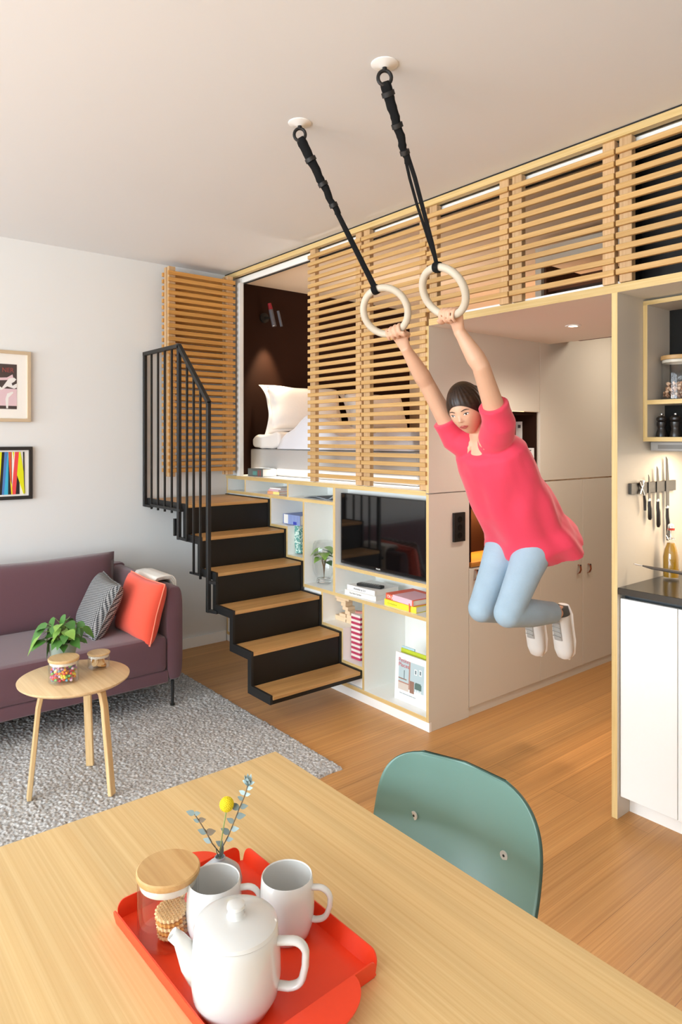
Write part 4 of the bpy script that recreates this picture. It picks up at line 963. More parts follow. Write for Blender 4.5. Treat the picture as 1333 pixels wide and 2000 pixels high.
# oil bottle
c = Vector((1.088, .338, .9275)); 
t = empty('oil_bottle', c, 'swing-top glass bottle of golden oil on the black worktop', 'bottle')
MB().lathe([(0, .002), (.030, .002), (.033, .008), (.033, .095), (.028, .125), (.017, .155), (.0135, .168), (.0135, .195), (.016, .198), (.016, .205), (.012, .206), (.0115, .168), (.015, .156), (.026, .124), (.031, .094), (.031, .009), (0, .007)], c, 36).build('glass', 'glass', t)
MB().lathe([(0, .009), (.0302, .009), (.0305, .094), (.0255, .124), (.0148, .152), (0, .153)], c, 32).build('oil', 'oil', t)
MB().lathe([(0, .207), (.0145, .207), (.0150, .214), (0, .215)], c, 24).build('seal', 'red_cap', t)
MB().lathe([(0, .2155), (.013, .2155), (.0125, .228), (.006, .234), (0, .235)], c, 24).build('stopper', 'ceramic', t)
b = MB()
for sg in (-1, 1): b.tube([c + Vector((.0, .018 * sg, .165)), c + Vector((-.012, .019 * sg, .185)), c + Vector((0, .017 * sg, .222))], .0013, 6)
b.tube([c + Vector((.016 * math.cos(a), .018 * math.sin(a), .170)) for a in np.linspace(0, 2 * PI, 20, endpoint=False)], .0013, 6, closed=True); b.build('wire_bail', 'chrome', t)
# pan with its long handle
c = Vector((1.60, .20, .9285))
t = empty('frying_pan', c, 'dark pan on the worktop with a long steel handle pointing to the upright', 'pan')
MB().lathe([(0, 0), (.095, 0), (.105, .006), (.125, .045), (.122, .045), (.102, .008), (0, .004)], c, 48).build('pan_body', col('pan_black', '#2c2a2a', .3), t)
MB().tube([(1.482, .19, .966), (1.40, .175, .985), (1.25, .130, .998), (1.12, .105, 1.006), (1.085, .10, 1.010)], [(.010, .005), (.010, .006), (.011, .007), (.009, .006), (.004, .003)], 14, side=(0, 1, 0)).build('handle', col('handle_dark', '#4d4640', .35), t)
MB().tube([(1.086, .10, 1.010), (1.065, .097, 1.013), (1.052, .092, 1.014), (1.060, .088, 1.013), (1.08, .094, 1.011)], .0018, 8).build('hanging_loop', 'chrome', t)

# ------------------------------------------------------------- dining table
t = empty('dining_table', (2.0, -2.28, 0), 'large bamboo dining table in the foreground', 'table')
TX0, TX1, TY0, TY1, TZ_ = 1.020, 2.92, -2.93, -1.628, .74
MB().box(TX0, TX1, TY0, TY1, TZ_ - .030, TZ_, bev=.0015, seg=1).build('tabletop', 'table', t)
for (a, c) in ((1.12, -2.85), (1.12, -1.74), (2.80, -2.85), (2.80, -1.74)): MB().box(a - .03, a + .03, c - .03, c + .03, 0, TZ_ - .03, bev=.003, seg=1).build('leg', 'table', t)
MB().box(1.15, 2.77, -2.83, -2.81, TZ_ - .10, TZ_ - .031).box(1.15, 2.77, -1.78, -1.76, TZ_ - .10, TZ_ - .031).build('apron', 'table', t, sharp=True)
# chair
t = empty('dining_chair', (1.42, -1.62, 0), 'teal shell dining chair pushed under the far side of the table', 'chair')
cx_ = 0.0; CM = Matrix.Translation((1.455, -1.445, 0)) @ Matrix.Rotation(math.radians(9.5), 4, 'Z')
def shell(u, v):
    # v 0..1 from the seat front over the seat and up the backrest, u across
    a = 2 * u - 1
    if v < .5:
        s = v / .5; wd = .205 - .03 * (1 - s) ** 3; y = -.42 + s * .365; z = .452 - .018 * math.sin(PI * s) + (.0 if s < .85 else (s - .85) * .12)
        return CM @ Vector((a * wd, y, z + .02 * a * a))
    s = (v - .5) / .5
    y = -.055 + .070 * math.sin(min(1, s * 1.25) * PI / 2) + .020 * s; z = .470 + .336 * s
    # outline: broad with a rounded top
    e = 3.6; top = max(0.0, (s - .46) / .54); wd = .206 * (max(0, 1 - top ** e)) ** (1 / e)
    wd = max(wd, .0) * (.97 + .03 * min(1, s * 2.2))
    return CM @ Vector((a * wd, y - .045 * (a * wd / .2) ** 2, z))
b = MB(); b.surf(lambda u, v: shell(u, v), 61, 140)
bmesh.ops.remove_doubles(b.bm, verts=b.bm.verts, dist=.0004)
o = b.build('shell', 'teal', t, ang=80); s_ = o.modifiers.new('thickness', 'SOLIDIFY'); s_.thickness = .008; s_.offset = 0; s_.material_offset_rim = 1; o.data.materials.append(M['teal_edge'])
for sx in (-.112, .112):
    p = shell(.5 + sx / .408, .5 + .5 * .565); 
    MB().tube([p + Vector((0, -.0035, .0)), p + Vector((0, -.0062, .0))], .0095, 24).build('screw', 'screw', t)
    MB().tube([p + Vector((0, -.0063, .0)), p + Vector((0, -.0068, .0))], .003, 6).build('screw_socket', 'black_panel', t)
for (fx, fy, tx, ty) in ((-.20, -.42, -.14, -.32), (.20, -.42, .14, -.32), (-.20, .03, -.14, -.10), (.20, .03, .14, -.10)):
    MB().tube([CM @ Vector((fx, fy, 0)), CM @ Vector((tx, ty, .44))], [.011, .013], 14).build('leg', 'teal_edge', t)
CH = t
# ------------------------------------------------------------- tray and tea things
TZ_ = .74; tr_c = Vector((1.535, -2.038, TZ_)); TR = Matrix.Translation(tr_c) @ Matrix.Rotation(math.radians(2.0), 4, 'Z')
t = empty('serving_tray', tr_c, 'orange-red metal tray with folded rims on the dining table', 'tray')
L2, W2, HT, TH = .178, .120, .030, .0022
MB().box(-L2, L2, -W2, W2, .0008, .0008 + TH).build('base', 'tray', t, sharp=True, xf=TR)
def rim_poly(hl, r=.016, hgt=HT):
    P = [(-hl, .001), (hl, .001)]
    for k in range(7): a = k / 6 * PI / 2; P.append((hl - r + r * math.cos(a), hgt - r + r * math.sin(a)))
    for k in range(7): a = PI / 2 + k / 6 * PI / 2; P.append((-hl + r + r * math.cos(a), hgt - r + r * math.sin(a)))
    return P
for sg in (-1, 1):
    mx = TR @ Matrix.Translation((0, sg * W2, 0)) @ Matrix.Rotation(-sg * math.radians(14), 4, 'X')
    MB().prism(rim_poly(L2 - .003), 'y', -TH / 2, TH / 2).build('long_rim', 'tray', t, xf=mx, ang=30)
for sg in (-1, 1):
    mx = TR @ Matrix.Translation((sg * L2, 0, 0)) @ Matrix.Rotation(sg * math.radians(10), 4, 'Y')
    b = MB()
    P = [(-W2 + .004, .001), (W2 - .004, .001)]
    for k in range(7): a = k / 6 * PI / 2; P.append((W2 - .004 - .014 + .014 * math.cos(a), HT - .014 + .014 * math.sin(a)))
    for k in range(7): a = PI / 2 + k / 6 * PI / 2; P.append((-W2 + .004 + .014 + .014 * math.cos(a), HT - .014 + .014 * math.sin(a)))
    b.prism(P, 'x', -TH / 2, TH / 2); b.build('short_rim', 'tray', t, xf=mx, ang=30)
    # rounded tab folded outwards from the rim
    mx = TR @ Matrix.Translation((sg * (L2 + .005), 0, HT - .001)) @ Matrix.Rotation(sg * math.radians(4), 4, 'Y')
    P = [(0, -.072), (0, .072)] if sg < 0 else [(0, .072), (0, -.072)]
    for k in range(25):
        a = PI / 2 + k / 24 * PI; P.append((sg * -math.cos(a) * .050 * 1.0, math.sin(a) * .072 * (1 if sg < 0 else -1)))
    q = [(x_, y_) for x_, y_ in P]
    pts = [(0, -.072)] + [(sg * .050 * math.cos(a), .072 * math.sin(a)) for a in np.linspace(-PI / 2, PI / 2, 25)] 
    MB().prism(pts[1:], 'z', -TH / 2, TH / 2).build('handle_tab', 'tray', t, xf=mx, ang=30)
ZB = TZ_ + .0032
def handle_loop(c, ang, r0, r1, zlo, zhi, out, wd, th):
    d = Vector((math.cos(ang), math.sin(ang), 0)); s = Vector((-d.y, d.x, 0)); c = Vector(c); R = .018
    P = [c + d * (r1 - .006) + Vector((0, 0, zhi)), c + d * (out - R) + Vector((0, 0, zhi + .002))]
    for k in range(1, 6): a = k / 6 * PI / 2; P.append(c + d * (out - R + R * math.sin(a)) + Vector((0, 0, zhi + .002 - R + R * math.cos(a))))
    P.append(c + d * (out - .001) + Vector((0, 0, (zlo + zhi) / 2)))
    for k in range(1, 6): a = k / 6 * PI / 2; P.append(c + d * (out - .004 - R + R * math.cos(a)) + Vector((0, 0, zlo + R - R * math.sin(a))))
    P += [c + d * (out - .006 - R) + Vector((0, 0, zlo - .001)), c + d * (r0 - .006) + Vector((0, 0, zlo))]
    return MB().tube(P, [(wd, th)] * len(P), 14, side=s)
def mug(c, ang, label):
    t = empty('mug', c, label, 'mug', 'white porcelain mugs on the tray')
    MB().lathe([(0, .003), (.026, .003), (.027, 0), (.030, 0), (.0365, .008), (.0415, .025), (.0430, .045), (.0420, .072), (.0400, .092), (.0390, .0935), (.0378, .092), (.0397, .072), (.0405, .045), (.039, .027), (.033, .010), (0, .007)], c, 48).build('cup', 'ceramic', t)
    handle_loop(c, ang, .042, .0405, .030, .078, .0700, .0058, .0042).build('handle', 'ceramic', t, ang=60)
    return t
mug(Vector((1.497, -2.060, ZB)), math.radians(52), 'white mug behind the teapot, beside the biscuit jar')
mug(Vector((1.561, -1.967, ZB)), math.radians(40), 'white mug standing on the right of the tray')
c = Vector((1.628, -2.098, ZB))
t = empty('teapot', c, 'white porcelain teapot with a flat lid in front on the tray', 'teapot')
MB().lathe([(0, .003), (.032, .003), (.034, 0), (.039, 0), (.050, .007), (.0585, .024), (.0615, .046), (.0610, .072), (.0585, .096), (.0570, .106), (.0555, .1085), (0, .1085)], c, 64).build('body', 'ceramic', t)
l = MB().lathe([(.0, .109), (.0560, .1090), (.0575, .1105), (.0560, .1150), (.046, .1205), (.022, .1235), (0, .124)], c, 64).build('lid', 'ceramic', t)
MB().lathe([(0, .1235), (.0135, .1235), (.0115, .126), (.0112, .133), (.0128, .1355), (.0122, .1395), (.0085, .141), (0, .1413)], c, 32).build('knob', 'ceramic', l)
A = math.radians(46); d = Vector((math.cos(A), math.sin(A), 0))
handle_loop(c, A, .060, .058, .032, .092, .097, .0075, .0052).build('handle', 'ceramic', t, ang=60)
dS = Vector((math.cos(A + PI + .22), math.sin(A + PI + .22), 0))
sp = [c + dS * .046 + Vector((0, 0, .050)), c + dS * .060 + Vector((0, 0, .068)), c + dS * .069 + Vector((0, 0, .086)), c + dS * .076 + Vector((0, 0, .098)), c + dS * .086 + Vector((0, 0, .107))]
b = MB().tube(sp, [.021, .017, .0125, .0095, .0085], 20, cap=False); b.build('spout', 'ceramic', t, ang=70).modifiers.new('thickness', 'SOLIDIFY').thickness = .0018
# biscuit jar on the tray
c = Vector((1.444, -2.112, ZB))
t = glass_jar(c, .047, .094, .012, 'glass jar of waffle biscuits with a bamboo lid on the tray', 'bamboo')
for k in range(5):
    p = c + Vector((.010 + .001 * k, .004 - .0015 * k, .012 + k * .0085)); q = Matrix.Translation(p) @ Matrix.Rotation(-.10 + .05 * k, 4, 'Y') @ Matrix.Rotation(.12, 4, 'X')
    b = MB(); n = 44; top = []; 
    prof = [(0, -.003), (.0225, -.003), (.0245, 0), (.0225, .003), (0, .003)]
    b.lathe(prof, (0, 0, 0), n)
    for v in b.bm.verts:
        r_ = math.hypot(v.co.x, v.co.y)
        if r_ > .02: s_ = 1 + .045 * math.cos(math.atan2(v.co.y, v.co.x) * 22); v.co.x *= s_; v.co.y *= s_
    for i in range(-4, 5):
        w_ = math.sqrt(max(0, .021 ** 2 - (i * .0045) ** 2))
        b.bar((-w_, i * .0045, .0033), (w_, i * .0045, .0033), .0014, .0012); b.bar((i * .0045, -w_, .0033), (i * .0045, w_, .0033), .0014, .0012)
    b.build('biscuit', 'cookie' if k % 2 else 'wafer', t, xf=q)
q = Matrix.Translation(c + Vector((-.018, .018, .052))) @ Matrix.Rotation(1.1, 4, 'X') @ Matrix.Rotation(.3, 4, 'Y')
b = MB().lathe([(0, -.003), (.0225, -.003), (.0245, 0), (.0225, .003), (0, .003)], (0, 0, 0), 40); b.build('biscuit', 'wafer', t, xf=q)
# little vase with craspedia and eucalyptus
c = Vector((1.414, -2.004, ZB))
t = empty('bud_vase', c, 'small grey ceramic vase with a yellow ball flower and eucalyptus twigs', 'vase')
MB().lathe([(0, .002), (.024, .002), (.033, .010), (.038, .026), (.034, .042), (.018, .056), (.0095, .062), (.0090, .066), (.0075, .066), (.008, .060), (0, .055)], c, 44).build('pot', 'vase_grey', t)
E0 = c + Vector((0, 0, .066))
ball = Vector((1.4124, -1.9901, 0.8927))
MB().tube([E0 - Vector((0, 0, .02)), E0 + Vector((0, 0, .01)), (E0 + ball) / 2 + Vector((-.001, 0, 0)), ball - Vector((0, 0, .008))], .0011, 8).build('flower_stem', 'stem', t)
b = MB(); b.ball(ball, .0118, 24)
for k in range(220):
    z = 1 - 2 * (k + .5) / 220; a = k * 2.39996; r_ = math.sqrt(1 - z * z); b.ball(ball + Vector((r_ * math.cos(a), r_ * math.sin(a), z)) * .0116, .0011, 5)
b.build('flower_head', 'yellowball', t)
def twig(name, pts, leaves, L):
    b = MB(); b.tube([E0 - Vector((0, 0, .02)), E0 + Vector((0, 0, .006))] + pts, .0010, 7); tw = b.build(name, 'twig', t)
    for (i, f, sgn, sz, m_) in leaves:
        p = pts[i].lerp(pts[min(i + 1, len(pts) - 1)], f); g_ = (pts[min(i + 1, len(pts) - 1)] - pts[max(0, i - 1)]).normalized()
        side_ = Vector((.63152, .77536, 0)) * sgn + g_ * .45 + Vector((.77, -.63, 0)) * .25 * sgn
        b = MB(); leaf(b, p, side_, Vector((.775, -.63, .35)), sz, sz * .62, .1, fold=.1, n=6); b.build('leaf', m_, tw)
twig('eucalyptus_twig', [Vector((1.4058, -2.0140, 0.8309)), Vector((1.4003, -2.0208, 0.8474)), Vector((1.3926, -2.0303, 0.8675)), Vector((1.3866, -2.0377, 0.8815))], [(0, .2, -1, .016, 'euca2'), (1, .1, -1, .017, 'euca'), (1, .1, 1, .020, 'twig'), (2, .1, -1, .012, 'euca'), (2, .2, 1, .015, 'twig'), (3, 0, -1, .016, 'euca'), (3, 0, 1, .013, 'euca')], .016)
twig('eucalyptus_twig', [Vector((1.4041, -1.9924, 0.8184)), Vector((1.4108, -1.9841, 0.8396)), Vector((1.4170, -1.9766, 0.8635)), Vector((1.4214, -1.9711, 0.8820)), Vector((1.4265, -1.9650, 0.8997)), Vector((1.4292, -1.9615, 0.9130)), Vector((1.4315, -1.9588, 0.9262))], [(0, .0, -1, .016, 'euca'), (0, .5, 1, .014, 'euca2'), (1, .0, -1, .018, 'euca'), (1, .3, 1, .016, 'euca2'), (1, .8, -1, .015, 'euca'), (2, .3, 1, .019, 'euca'), (3, .0, -1, .020, 'euca'), (3, .2, 1, .016, 'euca'), (3, .9, -1, .012, 'euca'), (4, .5, 1, .011, 'euca2'), (4, .6, -1, .013, 'euca2'), (5, .3, 1, .012, 'euca2'), (6, 0, -1, .012, 'euca2'), (6, 0, 1, .013, 'euca2')], .016)
b = MB()
top = Vector((1.4315, -1.9588, 0.9262))
for k in range(7): a = k * .9; leaf(b, top + Vector((0, 0, -.004)), Vector((.4 * math.cos(a), .4 * math.sin(a), 1)), Vector((math.cos(a), math.sin(a), 0)), .019, .011, 0, fold=.2, n=6)
b.build('twig_tip', 'euca2', t)
for k in range(3):
    b = MB(); a = k * 2.1; leaf(b, E0 + Vector((.002 * math.cos(a), .002 * math.sin(a), .0)), Vector((.3 * math.cos(a), .3 * math.sin(a), 1)), Vector((math.cos(a), math.sin(a), 0)), .024, .009, 0, fold=.2); b.build('leaf', 'euca', t)

# ------------------------------------------------------------- gym rings
RINGS = []
def gym_ring(hook, cen, w_dir, label, style, hlabel):
    hook = Vector(hook); cen = Vector(cen); u = (hook - cen).normalized()
    w_ = Vector(w_dir); w_ = (w_ - u * w_.dot(u)).normalized(); R0, rt = .0985, .0150
    t = empty('gym_ring', cen, label, 'gym ring', 'gymnastic rings hanging from the ceiling')
    MB().tube([cen + u * (R0 * math.cos(a)) + w_ * (R0 * math.sin(a)) for a in np.linspace(0, 2 * PI, 72, endpoint=False)], rt, 18, closed=True).build('hoop', 'ringwood', t)
    top = cen + u * (R0 + rt); Ln = (hook - top).length; nrm = u.cross(w_)
    e0 = hook + Vector((0, 0, -.058))
    D_ = e0 - top
    def P(s, off=0.0): return top + D_ * s + w_ * off
    if style == 'plain':
        MB().tube([P(0), P(.1), P(.35), P(.52)], [(.0135, .003), (.0125, .004), (.012, .005), (.011, .006)], 10, side=w_).build('strap', 'strap', t)
        lo = .5
    else:
        MB().tube([P(0, .0), P(.12, .006), P(.3, .009), P(.50, .012), P(.62, .008)], [(.010, .003)] * 5, 10, side=w_).tube([P(.0), P(.15, -.006), P(.35, -.012), P(.5, -.011), P(.60, -.006)], [(.007, .002)] * 5, 10, side=w_).build('strap', 'strap', t)
        lo = .58
    pts, rad = [], []
    n = 26; rr = random.Random(3 if style == 'plain' else 8)
    for i in range(n + 1):
        s = lo + (1 - lo) * i / n; k = i / n
        pts.append(P(s, .004 * math.sin(i * .9) * (1 - k))); q = .0125 + .008 * k + (.0016 if i % 3 == 0 else 0) + rr.uniform(-.0007, .0007)
        rad.append((q, q * .72))
    rad[-1] = (.015, .009)
    bn = MB().tube(pts, rad, 14, side=w_).build('strap_bundle', 'strap', t, ang=25)
    for s in (lo + .06, lo + .2, lo + .36): MB().tube([P(s - .012), P(s + .012)], (.0165 + .007 * (s - lo) / .4), 14).build('strap_keeper', 'black_panel', t)
    # loop wrapped around the hoop
    MB().tube([cen + u * R0 + u * ((rt + .004) * math.cos(a)) + nrm * ((rt + .004) * math.sin(a)) for a in np.linspace(0, 2 * PI, 20, endpoint=False)], [(.013, .0025)] * 20, 8, side=w_, closed=True).build('strap_loop', 'strap', t)
    h = empty('ceiling_hook', hook, hlabel, 'ceiling hook', 'ceiling hooks of the rings')
    MB().lathe([(0, 0), (.045, 0), (.045, -.002), (.042, -.004), (.024, -.006), (.014, -.012), (0, -.013)], hook, 48).build('plate', 'white', h)
    MB().tube([hook + Vector((0, 0, -.012)), hook + Vector((0, 0, -.024))], .008, 12).tube([hook + Vector((0, 0, -.046)) + Vector((.63, .775, 0)) * (.022 * math.cos(a)) + Vector((0, 0, .024 * math.sin(a))) for a in np.linspace(0, 2 * PI, 24, endpoint=False)], .0062, 10, closed=True).build('eye', 'black_panel', h)
    g_ = cen - u * R0
    RINGS.append((g_, w_, u, rt)); return t
gym_ring((.274, -1.018, ZC), (.350, -.631, 2.057), (.90, .44, 0), 'wooden gym ring held by the right hand, on the plain strap', 'plain', 'white ceiling plate and black eye further from the camera')
gym_ring((.792, -1.045, ZC), (.675, -.629, 2.084), (1.0, .02, 0), 'wooden gym ring held by the left hand, on the doubled strap', 'double', 'white ceiling plate and black eye nearest the camera')
# ------------------------------------------------------------- the person
V = Vector
pelvis = V((.52, .072, 1.115)); waist = V((.52, -.015, 1.245)); chest = V((.522, -.125, 1.415)); neck = V((.518, -.212, 1.548)); head = V((.512, -.305, 1.655))
RS, LS = V((.385, -.222, 1.520)), V((.655, -.262, 1.580)); RE, LE = V((.352, -.385, 1.765)), V((.700, -.440, 1.810))
RHp, LHp = V((.438, .090, 1.070)), V((.602, .098, 1.090)); RK, LK = V((.428, -.100, .742)), V((.596, -.128, .758)); RA, LA = V((.432, .285, .668)), V((.602, .262, .700))
T_ = (neck - pelvis).normalized(); S_ = (LS - RS).normalized(); S_ = (S_ - T_ * S_.dot(T_)).normalized(); Fr = T_.cross(S_).normalized()
if Fr.y > 0: Fr = -Fr
body = MB()
# torso
def torso(b, grow=0.0, lo=0, hi=99):
    st = [(pelvis - T_ * .075, .080, .075), (pelvis - T_ * .03, .150, .105), (pelvis + T_ * .03, .160, .108), (waist - T_ * .02, .135, .092), (waist + T_ * .05, .122, .085), (chest - T_ * .06, .132, .094), (chest + Fr * .006, .145, .105), (chest + T_ * .07, .150, .098), (neck - T_ * .045, .125, .075), (neck - T_ * .01, .065, .055), (neck + T_ * .02, .048, .048)]
    st = st[lo:hi]
    b.tube([s[0] for s in st], [(s[1] + grow, s[2] + grow) for s in st], 28, side=S_)
torso(body)
body.tube([neck - T_ * .02, neck + T_ * .03, head - T_ * .04], [.050, .044, .048], 18)
def limb(b, pts, rad, n=16): 
    b.tube(pts, rad, n)
    b.ball(pts[0], rad[0], 14); b.ball(pts[-1], rad[-1], 14)
def along(a, c, f): return a.lerp(c, f)
wr = {}
for k, (g_, w_, u_, rt) in enumerate(RINGS):
    f_ = u_.cross(w_).normalized()
    if f_.y > 0: f_ = -f_
    S0, E_ = (RS, RE) if k == 0 else (LS, LE)
    inner = w_ if k == 0 else -w_                      # towards the other hand
    back = -f_
    wrist = g_ + back * .030 - u_ * .080
    palm = g_ + back * (rt + .016) - u_ * .018
    # arm
    body.tube([S0 - (E_ - S0) * .05, S0.lerp(E_, .12), S0.lerp(E_, .4), S0.lerp(E_, .75), E_, E_.lerp(wrist, .22), E_.lerp(wrist, .55), E_.lerp(wrist, .85), wrist], [.050, .049, .043, .038, .036, .038, .032, .025, .0235], 20)
    body.ball(S0, .052, 18); body.ball(E_, .036, 16)
    # shoulder to chest bridge
    body.tube([S0, S0.lerp(chest + T_ * .06, .55)], [.052, .075], 18)
    # palm: a flattened block widening to the knuckles
    kn = g_ + back * (rt + .012) + u_ * .020
    body.tube([wrist - (wrist - palm).normalized() * -.006, wrist.lerp(palm, .5), palm, palm.lerp(kn, .55), kn], [(.024, .019), (.030, .018), (.037, .0155), (.040, .0135), (.038, .010)], 20, side=w_)
    # fingers over the hoop
    for i, (o_, r_, end) in enumerate(((.0300, .0082, -62), (.0102, .0086, -80), (-.0098, .0082, -72), (-.0290, .0070, -48))):
        R = rt + r_ + .0008; base = g_ + inner * o_; P = []
        for a in np.linspace(160, end, 13): a_ = math.radians(a); P.append(base + f_ * (R * math.cos(a_)) + u_ * (R * math.sin(a_)))
        n_ = len(P); body.tube(P, [r_ * (1.06 - .22 * (j / (n_ - 1))) * (1.07 if j in (5, 9) else 1) for j in range(n_)], 12); body.ball(P[-1], r_ * .84, 10); body.ball(P[0], r_ * 1.1, 10)
    # thumb from the side of the palm, closing from below
    R = rt + .0105; o0 = .030; P = [palm + inner * .026 - u_ * .020, palm + inner * .040 - u_ * .012 + f_ * .010]
    for a in np.linspace(245, 335, 7): a_ = math.radians(a); P.append(g_ + inner * (.044 + .004 * math.sin(a_)) + f_ * (R * math.cos(a_)) + u_ * (R * math.sin(a_)))
    body.tube(P, [.0135, .0125, .0108, .0104, .0100, .0104, .0100, .0094, .0082], 12); body.ball(P[-1], .0082, 10)
# legs
for (H_, K_, A_) in ((RHp, RK, RA), (LHp, LK, LA)):
    body.tube([H_, H_.lerp(K_, .2), H_.lerp(K_, .5), H_.lerp(K_, .85), K_], [.082, .080, .066, .052, .050], 20); body.ball(H_, .082, 18); body.ball(K_, .051, 16)
    body.tube([K_, K_.lerp(A_, .15), K_.lerp(A_, .35), K_.lerp(A_, .7), A_], [.050, .050, .052, .038, .031], 20); body.ball(A_, .033, 14)
    dn = V((0, .10, -1)).normalized(); body.tube([A_ + V((0, .010, .012)), A_ + dn * .05, A_ + dn * .12, A_ + dn * .17], [(.029, .031), (.030, .026), (.034, .018), (.028, .012)], 16, side=(1, 0, 0))
# head
HU = V((0, -.50, .866)).normalized(); HF = V((.30, -.80, -.46)); HF = (HF - HU * HF.dot(HU)).normalized(); HS = HU.cross(HF).normalized()
HM = frame(head, HS, HF, HU)
def head_shape(p):
    x, y, z = p                                        # unit sphere -> head
    t = max(0, -z)
    X = x * .0725 * (1 - .34 * t ** 1.6); Y_ = y * .093; Z = z * .112
    if y < 0: Y_ *= (1 + .04 * max(0, z)) * (1 - .42 * t ** 1.2)
    else: Y_ = Y_ * (1 - .10 * t) + .010 * t * math.exp(-(x / .5) ** 2)
    if y > .4: X *= 1 - .06 * (y - .4)
    if y > .5: Y_ -= .0050 * math.exp(-((abs(x) - .38) / .17) ** 2 - ((z - .08) / .13) ** 2)      # eye sockets
    if y > .4: Y_ += .0030 * math.exp(-((abs(x) - .42) / .22) ** 2 - ((z + .28) / .2) ** 2)        # cheeks
    return V((X, Y_ + .004, Z))
r = bmesh.ops.create_uvsphere(body.bm, u_segments=48, v_segments=40, radius=1.0)
for v in r['verts']: v.co = HM @ head_shape(v.co)
HR = HM.to_3x3().to_4x4()
def hb(c_, r_, n=14): body.ball(HM @ V(c_), r_, n, mat=HR)
body.tube([HM @ V((0, .086, .022)), HM @ V((0, .093, .006)), HM @ V((0, .101, -.012)), HM @ V((0, .100, -.018))], [.0055, .006, .0082, .0065], 12)
hb((-.0085, .096, -.0165), (.0050, .0062, .0048)); hb((.0085, .096, -.0165), (.0050, .0062, .0048))
for s_ in (-1, 1): hb((.069 * s_, -.004, -.008), (.006, .015, .026)); hb((.0715 * s_, -.010, .004), (.006, .010, .014))
person = body.build('person', 'skin', None, ang=180)
me = person.data; a = np.empty(len(me.vertices) * 3, 'f'); me.vertices.foreach_get('co', a)
base = V((.52, .05, .45)); me.transform(Matrix.Translation(-base)); person.location = base; OFF['person'] = base
rm = person.modifiers.new('one_surface', 'REMESH'); rm.mode = 'VOXEL'; rm.voxel_size = .0037; rm.use_smooth_shade = True
sm = person.modifiers.new('soften', 'SMOOTH'); sm.factor = .5; sm.iterations = 3
tag(person, 'person in a coral pink top and light jeans swinging from the two rings', 'person')
# eyes, brows, lips
def face_y(x, z):
    """how far forward the face lies at (x, z)"""
    best = 0
    Zn = z / .112; lo, hi = 0.0, 1.0
    for _ in range(30):
        m = (lo + hi) / 2; r2 = 1 - Zn * Zn; xx = m; 
        if xx * xx > r2: hi = m; continue
        q = head_shape((xx, math.sqrt(max(0, r2 - xx * xx)), Zn))
        if q.x < abs(x): lo = m
        else: hi = m
    r2 = 1 - Zn * Zn; return head_shape((lo, math.sqrt(max(0, r2 - lo * lo)), Zn)).y
for s_ in (-1, 1):
    ex, ez = .0295, .0085; fy = face_y(ex, ez)
    Q = HM @ Matrix.Translation((ex * s_, fy + .0012, ez)) @ Matrix.Rotation(-s_ * .34, 4, 'Z') @ Matrix.Rotation(-s_ * .06, 4, 'Y')
    e = MB().ball((0, 0, 0), (.0125, .0036, .0052), 20).build('eye', 'eye', person, xf=Q)
    MB().ball((0, .0017, .0004), (.0046, .0028, .0046), 16).build('iris', 'iris', e, xf=Q)
    MB().tube([(-.0132, .0002, -.0004), (-.007, .0034, .0046), (0, .0042, .0060), (.007, .0034, .0046), (.0132, .0002, -.0004)], [.0006, .0013, .0015, .0013, .0006], 8).build('lashes', 'hair', e, xf=Q)
    pts = [HM @ V((bx * s_, face_y(bx, bz) + .0018, bz)) for bx, bz in ((.014, .0255), (.026, .0285), (.036, .0275), (.045, .0225))]
    MB().tube(pts, [.0012, .0018, .0017, .0008], 8, side=HU).build('eyebrow', 'hair', person)
def lp(x, z, d=.0): return HM @ V((x, face_y(abs(x), z) + .0035 + d, z))
MB().tube([lp(-.020, -.0455, -.001), lp(-.010, -.0425), lp(-.004, -.0405, .001), lp(0, -.0418, .001), lp(.004, -.0405, .001), lp(.010, -.0425), lp(.020, -.0455, -.001)], [.0008, .0026, .0032, .0028, .0032, .0026, .0008], 10).tube([lp(-.019, -.0465, -.001), lp(-.009, -.0500, .0005), lp(0, -.0512, .001), lp(.009, -.0500, .0005), lp(.019, -.0465, -.001)], [.0008, .0034, .0042, .0034, .0008], 10).build('lips', 'lips', person)
# hair: swept back over the skull and tied into a ponytail
b = MB()
def hair_pt(u, v):
    a = u * 2 * PI; sy = math.sin(a); k = max(0.0, sy)
    lim = PI * (.66 - .31 * k ** .5 + .10 * (abs(math.cos(a)) ** 3) * (k > 0)); th = v * lim
    x, y, z = math.sin(th) * math.cos(a), math.sin(th) * sy, math.cos(th)
    p = head_shape((x, y, z)); edge = 1 - v ** 8
    g_ = 1.02 + (.075 + .018 * math.sin(a * 23 + 3 * v)) * edge * (1 if sy < .3 else .75)
    return HM @ V((p.x * g_, p.y * g_ - .003 * edge, p.z * (1.015 + .05 * edge)))
b.surf(hair_pt, 140, 30, cu=True)
tail = [HM @ V((0, -.088, .030)), HM @ V((0, -.125, .025)), HM @ V((0, -.150, -.02)), HM @ V((0, -.150, -.08)), HM @ V((0, -.135, -.14)), HM @ V((0, -.12, -.175))]
b.tube(tail, [.018, .026, .030, .026, .017, .005], 24)
b.build('hair', 'hair', person, ang=80)
MB().tube([HM @ V((0, -.104, .030)), HM @ V((0, -.112, .029))], .0215, 20).build('hair_tie', 'black_panel', person)
